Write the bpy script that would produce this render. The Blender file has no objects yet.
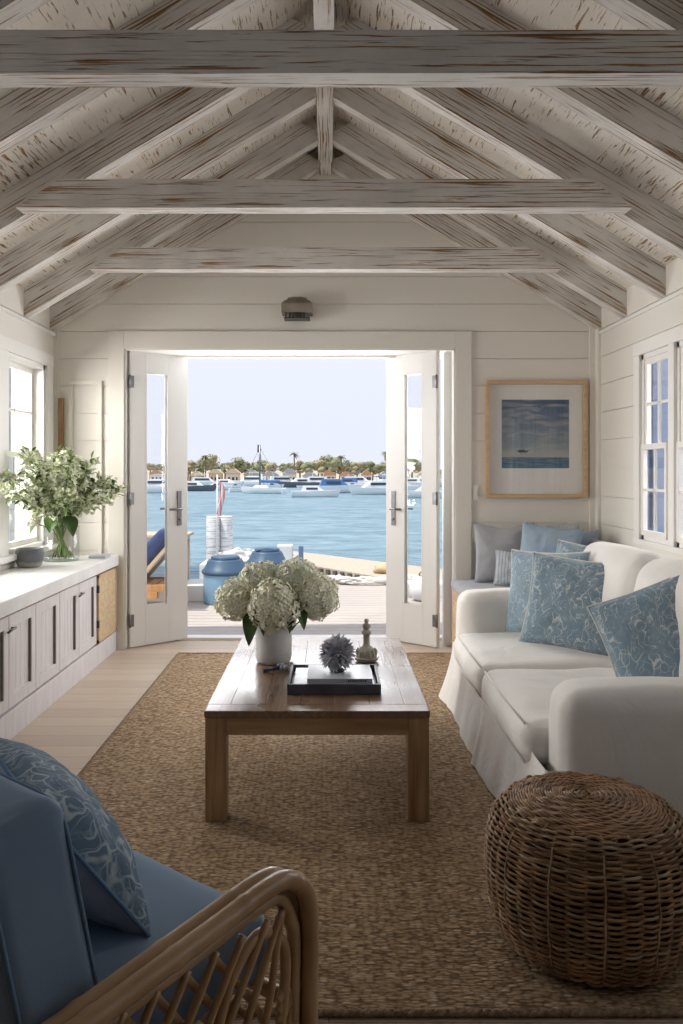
import bpy, bmesh, math, random
from mathutils import Vector, Matrix, noise
random.seed(7)
C = bpy.context.scene
COL = C.collection
PI = math.pi
# ------------------------------------------------------------------ camera
# x right, y away from the camera, z up; floor z=0; far wall face y=6
EYE = 1.35
cam = bpy.data.cameras.new('camera'); camo = bpy.data.objects.new('camera', cam); COL.objects.link(camo)
camo.location = (0, 0, EYE); camo.rotation_euler = (PI/2, 0, 0)
cam.sensor_width = 36; cam.lens = 800*36/1024
cam.shift_x = 12.5/1024; cam.shift_y = -43/1024
cam.clip_start = .05; cam.clip_end = 2000
C.camera = camo
# ------------------------------------------------------------------ sky
SKY_LOW = (.80, .84, .96); SKY_HIGH = (1.0, 1.10, 1.28)
w = bpy.data.worlds.new('world'); C.world = w; w.use_nodes = True
nt = w.node_tree; nt.nodes.clear()
g = nt.nodes.new('ShaderNodeTexCoord'); sx = nt.nodes.new('ShaderNodeSeparateXYZ')
nt.links.new(g.outputs['Generated'], sx.inputs[0])
mr = nt.nodes.new('ShaderNodeMapRange'); mr.inputs['From Min'].default_value = .06; mr.inputs['From Max'].default_value = .75
nt.links.new(sx.outputs['Z'], mr.inputs['Value'])
mx = nt.nodes.new('ShaderNodeMix'); mx.data_type = 'RGBA'
nt.links.new(mr.outputs[0], mx.inputs['Factor'])
mx.inputs['A'].default_value = (*SKY_LOW, 1); mx.inputs['B'].default_value = (*SKY_HIGH, 1)
bg = nt.nodes.new('ShaderNodeBackground'); bg.inputs['Strength'].default_value = 1.05
nt.links.new(mx.outputs['Result'], bg.inputs['Color'])
wo = nt.nodes.new('ShaderNodeOutputWorld'); nt.links.new(bg.outputs[0], wo.inputs['Surface'])
# ------------------------------------------------------------------ sun
SUN_DIR = Vector((.42, .16, -.95)).normalized()
sl = bpy.data.lights.new('sun', 'SUN'); sl.energy = 4.6; sl.angle = .02; sl.color = (1, .94, .84)
so = bpy.data.objects.new('sun', sl); COL.objects.link(so); so.location = (-4, -1, 9)
so.rotation_euler = SUN_DIR.to_track_quat('-Z', 'Y').to_euler()
# ------------------------------------------------------------------ area lamps for daylight at the far openings, added fill at the near ones
def area(name, loc, dirv, sx, sy, e, col):
    l = bpy.data.lights.new(name, 'AREA'); l.shape = 'RECTANGLE'; l.size = sx; l.size_y = sy; l.energy = e; l.color = col
    o = bpy.data.objects.new(name, l); COL.objects.link(o); o.location = loc
    o.rotation_euler = Vector(dirv).to_track_quat('-Z', 'Z').to_euler()
    return o
area('daylight_left_far', (-3.3, 4.5, 2.1), (1, 0, -.32), 2.6, 1.8, 330, (1, .96, .9))
area('fill_left_near', (-2.32, 1.6, 1.5), (1, .25, -.1), 1.8, 1.3, 5, (.9, .94, 1))  # added fill lamp outside an unseen near window
area('daylight_right_far', (3.2, 4.2, 2.0), (-1, 0, -.28), 2.6, 1.7, 190, (1, .97, .93))
area('fill_right_near', (2.28, 1.6, 1.6), (-1, .25, -.1), 1.8, 1.2, 3, (.9, .94, 1))  # added fill from the right, its window is out of view
area('daylight_doorway', (-.3, 6.75, 1.9), (0, -1, .12), 2.3, 1.4, 85, (.98, .98, 1))
C.view_settings.view_transform = 'Standard'; C.view_settings.look = 'None'
C.view_settings.exposure = 0.0; C.view_settings.gamma = 1; C.view_settings.use_curve_mapping = False
C.cycles.max_bounces = 10; C.cycles.diffuse_bounces = 6; C.cycles.transparent_max_bounces = 24
C.cycles.caustics_reflective = False; C.cycles.caustics_refractive = False
C.cycles.sample_clamp_indirect = 4

# ------------------------------------------------------------------ mesh helpers
class MB:
    def __init__(s): s.v = []; s.f = []; s.sm = []
    def add(s, vs, fs, smooth=False, M=None):
        b = len(s.v)
        for p in vs: s.v.append(tuple(M @ Vector(p)) if M is not None else tuple(p))
        for f in fs: s.f.append(tuple(b+i for i in f)); s.sm.append(smooth)
        return s
    def box(s, x0, x1, y0, y1, z0, z1, M=None, bv=0):
        if x1 < x0: x0, x1 = x1, x0
        if y1 < y0: y0, y1 = y1, y0
        if z1 < z0: z0, z1 = z1, z0
        if bv:
            bm = bmesh.new(); bmesh.ops.create_cube(bm, size=1)
            for v in bm.verts:
                v.co = ((x0+x1)/2+v.co.x*(x1-x0), (y0+y1)/2+v.co.y*(y1-y0), (z0+z1)/2+v.co.z*(z1-z0))
            bmesh.ops.bevel(bm, geom=bm.edges[:], offset=bv, segments=2, affect='EDGES', profile=.7)
            bm.verts.index_update()
            s.add([v.co[:] for v in bm.verts], [[v.index for v in f.verts] for f in bm.faces], False, M); bm.free(); return s
        vs = [(x0,y0,z0),(x1,y0,z0),(x1,y1,z0),(x0,y1,z0),(x0,y0,z1),(x1,y0,z1),(x1,y1,z1),(x0,y1,z1)]
        return s.add(vs, [(0,3,2,1),(4,5,6,7),(0,1,5,4),(1,2,6,5),(2,3,7,6),(3,0,4,7)], False, M)
    def prism(s, poly, axis, a, b, M=None):
        # poly in the other two axes (order kept: x:(y,z) y:(x,z) z:(x,y))
        n = len(poly); vs = []
        for t in (a, b):
            for p, q in poly:
                vs.append((t,p,q) if axis == 'x' else (p,t,q) if axis == 'y' else (p,q,t))
        fs = [tuple(range(n)), tuple(range(2*n-1, n-1, -1))] + [(i, i+n, (i+1) % n+n, (i+1) % n) for i in range(n)]
        return s.add(vs, fs, False, M)
    def tube(s, pts, r, n=8, closed=False, M=None, smooth=True, caps=True):
        pts = [Vector(p) for p in pts]; N = len(pts)
        R = r if isinstance(r, (list, tuple)) else [r]*N
        vs = []; up = None
        for i, p in enumerate(pts):
            if closed: t = pts[(i+1) % N]-pts[i-1]
            else: t = pts[min(i+1, N-1)]-pts[max(i-1, 0)]
            if t.length < 1e-9: t = Vector((0, 0, 1))
            t.normalize()
            if up is None:
                up = Vector((0, 0, 1)) if abs(t.z) < .9 else Vector((1, 0, 0))
            a = up - t*up.dot(t)
            if a.length < 1e-6: a = t.orthogonal()
            a.normalize(); up = a; b = t.cross(a)
            for k in range(n):
                th = 2*PI*k/n
                vs.append(p+(a*math.cos(th)+b*math.sin(th))*R[i])
        fs = []
        for i in range(N if closed else N-1):
            j = (i+1) % N
            for k in range(n):
                fs.append((i*n+k, i*n+(k+1) % n, j*n+(k+1) % n, j*n+k))
        if not closed and caps:
            fs.append(tuple(range(n-1, -1, -1))); fs.append(tuple((N-1)*n+k for k in range(n)))
        return s.add(vs, fs, smooth, M)
    def lathe(s, prof, n=32, c=(0,0,0), M=None, smooth=True):
        vs = []; fs = []
        for r, z in prof:
            for k in range(n):
                th = 2*PI*k/n; vs.append((c[0]+r*math.cos(th), c[1]+r*math.sin(th), c[2]+z))
        for i in range(len(prof)-1):
            for k in range(n):
                fs.append((i*n+k, i*n+(k+1) % n, (i+1)*n+(k+1) % n, (i+1)*n+k))
        if prof[0][0] > 1e-4: fs.append(tuple(range(n-1, -1, -1)))
        if prof[-1][0] > 1e-4: fs.append(tuple((len(prof)-1)*n+k for k in range(n)))
        return s.add(vs, fs, smooth, M)
    def grid(s, fn, nu, nv, smooth=True, M=None, flip=False):
        vs = [fn(i/nu, j/nv) for j in range(nv+1) for i in range(nu+1)]
        fs = []
        for j in range(nv):
            for i in range(nu):
                a = j*(nu+1)+i; q = (a, a+1, a+nu+2, a+nu+1)
                fs.append(q[::-1] if flip else q)
        return s.add(vs, fs, smooth, M)
    def blob(s, c, r, sub=2, jit=.1, sc=(1,1,1), seed=0, fr=2.0):
        bm = bmesh.new(); bmesh.ops.create_icosphere(bm, subdivisions=sub, radius=1)
        vs = []
        for v in bm.verts:
            d = v.co.normalized(); k = 1+jit*noise.noise(d*fr+Vector((seed*3.1, seed, 0)))*2
            vs.append((c[0]+d.x*r*k*sc[0], c[1]+d.y*r*k*sc[1], c[2]+d.z*r*k*sc[2]))
        fs = [[v.index for v in f.verts] for f in bm.faces]; bm.free()
        return s.add(vs, fs, True)
    def puff(s, sx, sy, sz, r, n=10, bulge=(0,0,0), nz=0, seed=0, M=None, freq=4):
        """soft box: half sizes sx,sy,sz, corner radius r, bulged faces, cloth noise"""
        bm = bmesh.new(); bmesh.ops.create_cube(bm, size=2)
        bmesh.ops.subdivide_edges(bm, edges=bm.edges[:], cuts=n, use_grid_fill=True)
        vs = []
        for v in bm.verts:
            u = v.co.copy()
            def warp(t): # concentrate vertices near the edges
                return math.copysign(abs(t)**.75, t)
            p = Vector((warp(u.x)*sx, warp(u.y)*sy, warp(u.z)*sz))
            q = Vector((max(-sx+r, min(sx-r, p.x)), max(-sy+r, min(sy-r, p.y)), max(-sz+r, min(sz-r, p.z))))
            d = p-q
            if d.length > 1e-6:
                p = q+d.normalized()*r
            a, b, c = p.x/sx, p.y/sy, p.z/sz
            p.z += bulge[2]*c*(1-a*a)*(1-b*b); p.x += bulge[0]*a*(1-b*b)*(1-c*c); p.y += bulge[1]*b*(1-a*a)*(1-c*c)
            if nz:
                k = noise.noise(Vector((p.x*freq+seed, p.y*freq, p.z*freq)))*nz
                p += Vector((a, b, c)).normalized()*k
            vs.append(p[:])
        fs = [[v.index for v in f.verts] for f in bm.faces]; bm.free()
        return s.add(vs, fs, True, M)
    def build(s, name, mat, parent=None, loc=None, rot=None, origin=None):
        me = bpy.data.meshes.new(name)
        vs = s.v
        if origin: vs = [(x-origin[0], y-origin[1], z-origin[2]) for x, y, z in vs]
        me.from_pydata(vs, [], s.f)
        me.polygons.foreach_set('use_smooth', s.sm)
        me.validate(); me.update()
        bm = bmesh.new(); bm.from_mesh(me); bmesh.ops.recalc_face_normals(bm, faces=bm.faces[:]); bm.to_mesh(me); bm.free()
        me.materials.append(mat)
        o = bpy.data.objects.new(name, me); COL.objects.link(o)
        if parent: o.parent = parent
        if origin: o.location = origin
        if loc: o.location = loc
        if rot: o.rotation_euler = rot
        return o
def tag(o, label=None, cat=None, group=None, kind=None):
    if label: o['label'] = label
    if cat: o['category'] = cat
    if group: o['group'] = group
    if kind: o['kind'] = kind
    return o
def empty(name, loc=(0,0,0), rot=(0,0,0)):
    o = bpy.data.objects.new(name, None); COL.objects.link(o); o.location = loc; o.rotation_euler = rot; o.empty_display_size = .1
    return o
def struct(mb, name, mat, parent=None):
    o = mb.build(name, mat, parent)
    if not parent: o['kind'] = 'structure'
    return o
def copy_tree(o, parent=None):
    c = o.copy(); COL.objects.link(c)
    if parent: c.parent = parent
    for ch in list(o.children): copy_tree(ch, c)
    return c

# ------------------------------------------------------------------ materials
def mat(name, col, rough=.6, metal=0, spec=.3, col2=None, nscale=8, stretch=(1,1,1), bump=0, bscale=60, detail=4, coat=0, trans=0, sheen=0, lo=.35, hi=.65, bstretch=None):
    m = bpy.data.materials.new(name); m.use_nodes = True; n = m.node_tree; b = n.nodes['Principled BSDF']
    b.inputs['Base Color'].default_value = (*col, 1); b.inputs['Roughness'].default_value = rough
    b.inputs['Metallic'].default_value = metal; b.inputs['Specular IOR Level'].default_value = spec
    b.inputs['Coat Weight'].default_value = coat; b.inputs['Sheen Weight'].default_value = sheen
    b.inputs['Transmission Weight'].default_value = trans
    tc = n.nodes.new('ShaderNodeTexCoord')
    def mapping(st):
        mp = n.nodes.new('ShaderNodeMapping'); mp.inputs['Scale'].default_value = st; n.links.new(tc.outputs['Object'], mp.inputs[0]); return mp
    if col2:
        tx = n.nodes.new('ShaderNodeTexNoise'); tx.inputs['Scale'].default_value = nscale; tx.inputs['Detail'].default_value = detail
        n.links.new(mapping(stretch).outputs[0], tx.inputs['Vector'])
        r = n.nodes.new('ShaderNodeMapRange'); r.inputs['From Min'].default_value = lo; r.inputs['From Max'].default_value = hi
        n.links.new(tx.outputs['Fac'], r.inputs['Value'])
        x = n.nodes.new('ShaderNodeMix'); x.data_type = 'RGBA'; x.inputs['A'].default_value = (*col, 1); x.inputs['B'].default_value = (*col2, 1)
        n.links.new(r.outputs[0], x.inputs['Factor']); n.links.new(x.outputs['Result'], b.inputs['Base Color'])
    if bump:
        tx = n.nodes.new('ShaderNodeTexNoise'); tx.inputs['Scale'].default_value = bscale; tx.inputs['Detail'].default_value = 3
        n.links.new(mapping(bstretch or stretch).outputs[0], tx.inputs['Vector'])
        bp = n.nodes.new('ShaderNodeBump'); bp.inputs['Strength'].default_value = bump; bp.inputs['Distance'].default_value = .01
        n.links.new(tx.outputs['Fac'], bp.inputs['Height']); n.links.new(bp.outputs[0], b.inputs['Normal'])
    return m
class NT:
    """tiny node helper"""
    def __init__(s, name, rough=.7, spec=.3):
        s.m = bpy.data.materials.new(name); s.m.use_nodes = True; s.n = s.m.node_tree; s.b = s.n.nodes['Principled BSDF']
        s.b.inputs['Roughness'].default_value = rough; s.b.inputs['Specular IOR Level'].default_value = spec
        s.tc = s.n.nodes.new('ShaderNodeTexCoord')
    def N(s, t, **kw):
        x = s.n.nodes.new('ShaderNode'+t)
        for k, v in kw.items():
            if k in x.inputs.keys():
                if hasattr(v, 'is_output'): s.n.links.new(v, x.inputs[k])
                else: x.inputs[k].default_value = v
            else: setattr(x, k, v)
        return x
    def map(s, sc, rot=(0,0,0), loc=(0,0,0), vec=None):
        x = s.N('Mapping', Scale=sc, Rotation=rot, Location=loc); s.n.links.new(vec or s.tc.outputs['Object'], x.inputs['Vector']); return x.outputs[0]
    def noise(s, sc, st=(1,1,1), det=4, dist=0, rough=.5, vec=None):
        x = s.N('TexNoise', Scale=sc, Detail=det, Distortion=dist, Roughness=rough); s.n.links.new(s.map(st, vec=vec), x.inputs['Vector']); return x.outputs['Fac']
    def rng(s, v, a, b, c=0, d=1):
        x = s.N('MapRange'); s.n.links.new(v, x.inputs['Value'])
        for k, q in (('From Min', a), ('From Max', b), ('To Min', c), ('To Max', d)): x.inputs[k].default_value = q
        return x.outputs[0]
    def mix(s, f, a, b, mode='MIX'):
        x = s.n.nodes.new('ShaderNodeMix'); x.data_type = 'RGBA'; x.blend_type = mode
        for k, v in (('Factor', f), ('A', a), ('B', b)):
            if hasattr(v, 'is_output'): s.n.links.new(v, x.inputs[k])
            else: x.inputs[k].default_value = v if isinstance(v, (int, float)) else (*v, 1)
        return x.outputs['Result']
    def math(s, op, a, b=0):
        x = s.n.nodes.new('ShaderNodeMath'); x.operation = op
        for i, v in enumerate((a, b)):
            if hasattr(v, 'is_output'): s.n.links.new(v, x.inputs[i])
            else: x.inputs[i].default_value = v
        return x.outputs[0]
    def bump(s, h, st=.5, dist=.01):
        x = s.N('Bump', Strength=st, Distance=dist); s.n.links.new(h, x.inputs['Height']); s.n.links.new(x.outputs[0], s.b.inputs['Normal'])
    def col(s, c): s.n.links.new(c, s.b.inputs['Base Color'])

def whitewash(name, paint, paint2, wood, stretch, amt=.60, sc=1.0):
    t = NT(name, .75, .2)
    big = t.noise(1.6*sc, (1,1,1), 3)
    flakes = t.noise(9*sc, stretch, 7, .5, .62)
    fine = t.noise(26*sc, stretch, 4, .2, .6)
    thr = t.math('ADD', flakes, t.math('MULTIPLY', t.math('SUBTRACT', big, .5), .18))
    mask = t.rng(thr, amt-.015, amt+.025)
    fm = t.rng(fine, .60, .72, 0, .55)
    tint = t.noise(4, (1,1,1), 3)
    base = t.mix(t.rng(tint, .35, .65), paint, paint2)
    c = t.mix(fm, base, (wood[0]*1.7, wood[1]*1.7, wood[2]*1.7))
    wc = t.mix(t.rng(t.noise(15, stretch, 3), .4, .6), wood, (wood[0]*.5, wood[1]*.47, wood[2]*.45))
    t.col(t.mix(mask, c, wc))
    t.bump(t.math('SUBTRACT', t.math('MULTIPLY', fine, .4), t.math('MULTIPLY', mask, .6)), .55, .006)
    return t.m
M = {}
M['beam'] = whitewash('whitewashed_timber', (.73,.705,.67), (.60,.585,.56), (.36,.205,.09), (.22,11,11), .565)
M['boards'] = whitewash('whitewashed_boards', (.74,.70,.64), (.66,.62,.56), (.36,.22,.11), (9,.7,9), .60)
M['wall'] = mat('painted_wall', (.75,.72,.665), .55, bump=.05, bscale=30)
M['white'] = mat('white_paint', (.80,.785,.755), .4, bump=.03, bscale=20)
M['door_white'] = mat('door_paint', (.78,.775,.76), .35, bump=.03, bscale=20)
M['cab'] = mat('grey_washed_paint', (.70,.67,.67), .5, col2=(.62,.59,.60), nscale=9, stretch=(6,6,.5), bump=.08, bscale=40)
M['cab_shade'] = mat('painted_recess_shadow', (.16,.14,.13), .6)  # recess shadow put in as a dark colour
M['counter'] = mat('white_stone_top', (.80,.79,.775), .35, col2=(.70,.69,.68), nscale=5, stretch=(1,1,1))
M['metal'] = mat('dark_bronze', (.09,.085,.08), .35, metal=.8)
M['steel'] = mat('brushed_nickel', (.20,.20,.21), .35, metal=.9)
M['oak'] = mat('light_oak', (.62,.44,.28), .5, col2=(.52,.35,.21), nscale=5, stretch=(1,1,8), bump=.05, bscale=50)
M['rattan_panel'] = mat('woven_cane', (.66,.52,.33), .7, col2=(.52,.38,.22), nscale=40, bump=.5, bscale=120)
def thin_glass(name, refl=.06, tint=(1,1,1)):
    m = bpy.data.materials.new(name); m.use_nodes = True; n = m.node_tree; n.nodes.clear()
    tr = n.nodes.new('ShaderNodeBsdfTransparent'); tr.inputs[0].default_value = (*tint, 1)
    gl = n.nodes.new('ShaderNodeBsdfGlossy'); gl.inputs['Roughness'].default_value = .02
    lw = n.nodes.new('ShaderNodeLayerWeight'); lw.inputs['Blend'].default_value = .25
    ml = n.nodes.new('ShaderNodeMath'); ml.operation = 'MULTIPLY_ADD'; ml.inputs[1].default_value = .3; ml.inputs[2].default_value = refl*.5
    n.links.new(lw.outputs['Fresnel'], ml.inputs[0])
    mx = n.nodes.new('ShaderNodeMixShader'); o = n.nodes.new('ShaderNodeOutputMaterial')
    n.links.new(ml.outputs[0], mx.inputs[0]); n.links.new(tr.outputs[0], mx.inputs[1]); n.links.new(gl.outputs[0], mx.inputs[2]); n.links.new(mx.outputs[0], o.inputs[0])
    return m
M['glass'] = thin_glass('window_glass', .05)
M['vase_glass'] = thin_glass('vase_glass', .12, (.96,.98,.97))
# floor planks laid across the room
t = NT('pale_oak_planks', .42, .4)
br = t.N('TexBrick', Scale=1.0); t.n.links.new(t.map((1,1,1)), br.inputs['Vector'])
br.offset = .37; br.inputs['Brick Width'].default_value = 1.7; br.inputs['Row Height'].default_value = .15; br.inputs['Mortar Size'].default_value = .0025; br.inputs['Mortar Smooth'].default_value = .3
br.inputs['Color1'].default_value = (.60,.49,.38,1); br.inputs['Color2'].default_value = (.50,.40,.31,1); br.inputs['Mortar'].default_value = (.26,.2,.15,1)
gr = t.noise(12, (.6,9,1), 5, .3)
t.col(t.mix(t.rng(gr, .3, .75, 0, .35), br.outputs['Color'], (.36,.28,.21))); t.bump(gr, .06)
M['floor'] = t.m
# jute rug
t = NT('woven_jute', .85, .15)
wv = t.N('TexVoronoi', Scale=1.0); wv.inputs['Randomness'].default_value = .75
rb = t.N('TexNoise', Scale=9.0); t.n.links.new(t.tc.outputs['Object'], rb.inputs['Vector'])
vm = t.n.nodes.new('ShaderNodeVectorMath'); vm.operation = 'MULTIPLY_ADD'; t.n.links.new(rb.outputs['Color'], vm.inputs[0]); vm.inputs[1].default_value = (.9,.9,.9)
t.n.links.new(t.map((46, 105, 30)), vm.inputs[2]); t.n.links.new(vm.outputs[0], wv.inputs['Vector'])
wd = wv.outputs['Distance']
fib = t.noise(160, (1,2,1), 3)
rc = t.mix(t.N('SeparateColor').outputs[0], (0,0,0), (0,0,0)) if False else None
sc_ = t.n.nodes.new('ShaderNodeSeparateColor'); t.n.links.new(wv.outputs['Color'], sc_.inputs[0])
c1 = t.mix(sc_.outputs[0], (.47,.335,.205), (.34,.225,.125))
c1 = t.mix(t.rng(sc_.outputs[1], .72, 1.0, 0, .8), c1, (.62,.50,.36))
c2 = t.mix(t.rng(wd, .45, .75, 0, .8), c1, (.13,.08,.045))
t.col(c2)
h = t.math('SUBTRACT', t.math('MULTIPLY', fib, .15), t.math('POWER', wd, 1.6))
t.bump(h, .9, .009)
M['jute'] = t.m
M['jute_edge'] = mat('jute_braid', (.36,.27,.18), .85, col2=(.2,.14,.09), nscale=60, bump=.6, bscale=90)
# ================================================================== ROOM SHELL
XL, XR, YB, YF = -2.06, 2.01, 6.0, -1.6      # inner faces
XM = (XL+XR)/2; SL = .6; ZR = 3.60; RD = .187   # rafter underside at ridge, vertical rafter depth
def zroof(x): return ZR+RD-SL*abs(x-XM)       # underside of the ceiling boards
WT = .35
DX0, DX1, DZ = -1.53, .945, 2.25              # doorway
def row_pieces(z0, z1, a, b, openings):
    """split a board row [a,b]x[z0,z1] around openings (a0,b0,z0,z1)"""
    cuts = sorted({z0, z1} | {z for o in openings for z in (o[2], o[3]) if z0 < z < z1})
    out = []
    for p, q in zip(cuts, cuts[1:]):
        iv = [(a, b)]
        for o in openings:
            if o[2] < (p+q)/2 < o[3]:
                nv = []
                for s, e in iv:
                    if o[1] <= s or o[0] >= e: nv.append((s, e)); continue
                    if o[0] > s: nv.append((s, o[0]))
                    if o[1] < e: nv.append((o[1], e))
                iv = nv
        out += [(s, e, p, q) for s, e in iv if e-s > .002]
    return out
# far wall : backing
mb = MB()
mb.box(XL-.3, DX0, YB+.015, YB+WT, -.1, DZ); mb.box(DX1, XR+.3, YB+.015, YB+WT, -.1, DZ)
mb.prism([(XL-.3, DZ), (XR+.3, DZ), (XR+.3, zroof(XR)-.1), (XM, zroof(XM)+.04), (XL-.3, zroof(XL)-.1)], 'y', YB+.015, YB+WT)
GAP = .0035; ops = [(DX0, DX1, -1, DZ)]
zs = [round(2.38+.205*k, 4) for k in range(-12, 9)]
for z0, z1 in zip(zs, zs[1:]):
    z0 = max(z0, 0)
    for a, b, p, q in row_pieces(z0+GAP, z1, XL, XR, ops):
        if a > DX1-.01 or b < DX0+.01 or True:
            def clip(x, z):
                hw = (ZR+RD-z)/SL
                return max(XM-hw, min(XM+hw, x))
            if p > 3.75: continue
            q = min(q, 3.77)
            mb.prism([(clip(a, p), p), (clip(b, p), p), (clip(b, q), q), (clip(a, q), q)], 'y', YB, YB+.016)
struct(mb, 'wall_back', M['wall'])
# side walls
def side_wall(name, x, sgn, ops, zt=2.62):
    mb = MB()
    for a, b, p, q in row_pieces(-.1, zt, YF-.2, YB+.2, ops): mb.box(x+sgn*.015, x+sgn*.16, a, b, p, q)
    for z0, z1 in zip(zs, zs[1:]):
        z0 = max(z0, 0); z1 = min(z1, 2.37 if abs(z1-2.38) < .02 else zt)
        if z1-z0 < .03: continue
        for a, b, p, q in row_pieces(z0+GAP, z1, YF, YB, ops): mb.box(x, x+sgn*.016, a, b, p, q)
    return struct(mb, name, M['wall'])
LW = [(3.90, 5.80, .80, 2.10), (.6, 2.6, .80, 2.10)]
RW = [(3.05, 5.14, .90, 2.08), (.5, 2.4, .90, 2.08)]
side_wall('wall_left', XL, -1, LW); side_wall('wall_right', XR, 1, RW)
mb = MB().box(XL-.3, XR+.3, YF-.2, YF, -.1, zroof(XM)); struct(mb, 'wall_front_unseen', mat('bounce_damping_wall', (.10,.075,.06), .6))  # unseen wall behind the camera, darkened to cut bounced light
# ceiling boards
mb = MB()
for sg in (-1, 1):
    xe = XM+sg*2.6
    mb.prism([(XM, ZR+RD), (xe, zroof(xe)), (xe, zroof(xe)+.16), (XM, ZR+RD+.16)], 'y', YF-.2, YB+WT+.25)
struct(mb, 'ceiling', M['boards'])
# floor
mb = MB().box(XL-.2, XR+.2, YF-.2, YB+WT-.02, -.1, 0); struct(mb, 'floor', M['floor'])
mb = MB().box(DX0, DX1, 6.30, 6.42, -.1, .022, bv=.006); struct(mb, 'trim_1', M['white'])      # sill under the doors
# casings (far wall)
T = .022
mb = MB()
mb.box(DX0-.12, DX0-.003, YB-T, YB, .0, DZ+.13, bv=.003); mb.box(DX1+.003, DX1+.12, YB-T, YB, 0, DZ+.13, bv=.003)
mb.box(DX0-.003, DX1+.003, YB-T, YB, DZ, DZ+.13, bv=.003)
struct(mb, 'trim_2', M['wall'])
mb = MB()   # jamb lining and stop
mb.box(DX0-.002, DX0+.012, YB-.01, YB+WT+.02, 0, DZ); mb.box(DX1-.012, DX1+.002, YB-.01, YB+WT+.02, 0, DZ)
mb.box(DX0, DX1, YB-.01, YB+WT+.02, DZ-.012, DZ+.002)
mb.box(DX0, DX1, YB+.26, YB+.30, DZ-.03, DZ-.01)
struct(mb, 'trim_3', M['white'])
# corner boards + recessed panel on the left of the far wall
mb = MB()
mb.box(XL, XL+.04, YB-.02, YB, 0, 2.5); mb.box(XR-.06, XR, YB-.02, YB, 0, 2.5); mb.box(XR-.02, XR, YB-.09, YB-.02, 0, 2.5)
px0, px1, pz0, pz1 = -1.92, -1.73, .72, 1.98
for a, b, c, d in ((px0-.03, px0, pz0, pz1), (px1, px1+.03, pz0, pz1), (px0-.03, px1+.03, pz1, pz1+.03), (px0-.03, px1+.03, pz0-.03, pz0)):
    mb.box(a, b, YB-.018, YB, c, d, bv=.003)
struct(mb, 'trim_4', M['wall'])
# frieze along the wall heads
mb = MB()
mb.box(XL, XL+.014, YF, YB-.02, 2.345, 2.368); mb.box(XR-.014, XR, YF, YB-.09, 2.345, 2.368)
struct(mb, 'trim_5', M['white'])
mb = MB().box(DX1+.12, XR, YB-.016, YB, 0, .12, bv=.003); struct(mb, 'baseboard_back', M['white'])
mb = MB().box(XR-.016, XR, YF, YB-.1, 0, .12, bv=.003); struct(mb, 'baseboard_right', M['white'])
# windows
SHUT = mat('blue_grey_exterior_trim', (.20,.25,.36), .6, col2=(.15,.19,.29), nscale=3, stretch=(1,14,.3))
def window(idx, x, sgn, y0, y1, z0, z1, reveal):
    """double-hung window in a side wall; x = inner face, sgn outward"""
    f = MB(); dd = .022 if reveal else .155
    a, b = (x, x+sgn*dd)
    f.box(a, b, y0, y0+.03, z0, z1); f.box(a, b, y1-.03, y1, z0, z1); f.box(a, b, y0, y1, z1-.03, z1); f.box(a, b, y0, y1, z0, z0+.03)
    o = struct(f, 'window_%d' % idx, M['white'])
    if reveal:
        g_ = MB(); c, d = x+sgn*dd, x+sgn*.175
        g_.box(c, d, y0, y0+.02, z0, z1); g_.box(c, d, y1-.035, y1-.012, z0, z1); g_.box(c, d, y1-.012, y1, z0, z1); g_.box(c, d, y0, y1, z1-.02, z1); g_.box(c, d, y0, y1, z0, z0+.02)
        g_.box(c+sgn*.03, c+sgn*.045, y1-.05, y1-.035, z0, z1)
        g_.build('exterior_reveal', SHUT, o)
    zm = z0+(z1-z0)*.50
    for k, (p, q, xo) in enumerate(((z0+.03, zm+.018, -.002 if reveal else .055), (zm-.018, z1-.03, .022 if reveal else .09))):
        s = MB(); c = x+sgn*xo; h = .015; ya, yb = y0+.03, y1-.03; r = .028
        s.box(c-h, c+h, ya, ya+r, p, q, bv=.003); s.box(c-h, c+h, yb-r, yb, p, q, bv=.003)
        s.box(c-h, c+h, ya+r, yb-r, p, p+.035, bv=.003); s.box(c-h, c+h, ya+r, yb-r, q-.035, q, bv=.003)
        s.box(c-.008, c+.008, (ya+yb)/2-.008, (ya+yb)/2+.008, p+.035, q-.035)
        s.box(c-.008, c+.008, ya+r, yb-r, (p+q)/2-.008, (p+q)/2+.008)
        so_ = s.build('sash', M['white'], o)
        MB().box(c-.002, c+.002, ya+.01, yb-.01, p+.01, q-.01).build('glass_pane', M['glass'], so_)
    return o
def window_bank(n0, x, sgn, ws, z0, z1, cas):
    """a run of windows with posts between them, plus casing and sill"""
    n = n0
    for y0, y1 in ws:
        window(n, x, sgn, y0, y1, z0, z1, sgn > 0); n += 1
    m = MB(); X0, X1 = x-sgn*.02, x+sgn*.16
    for (a0, a1), (b0, b1) in zip(ws, ws[1:]):
        m.box(X0, X1, a1, b0, z0, z1, bv=.003)
    ya, yb = ws[0][0], ws[-1][1]
    m.box(X0, x, ya-.10, ya, z0-.0, z1, bv=.003); m.box(X0, x, yb, yb+cas, z0-.0, z1, bv=.003)
    m.box(X0-sgn*.004, x, ya-.10, yb+cas, z1, z1+.085, bv=.003)
    m.box(x-sgn*(.022 if sgn > 0 else .05), x, ya-.12, yb+cas+.01, z0-.035, z0, bv=.004)
    return m
m = window_bank(1, XL, -1, [(3.90, 4.95), (5.10, 5.80)], .80, 2.10, .12); struct(m, 'trim_6', M['white'])
m = window_bank(3, XR, 1, [(3.05, 3.66), (3.73, 4.20), (4.26, 4.62), (4.70, 5.14)], .90, 2.08, .09); struct(m, 'trim_7', M['white'])
m = window_bank(7, XL, -1, [(.6, 1.56), (1.64, 2.6)], .80, 2.10, .1); struct(m, 'trim_unseen_8', M['white'])  # this bank and the next are unseen windows, added to let light in
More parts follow.
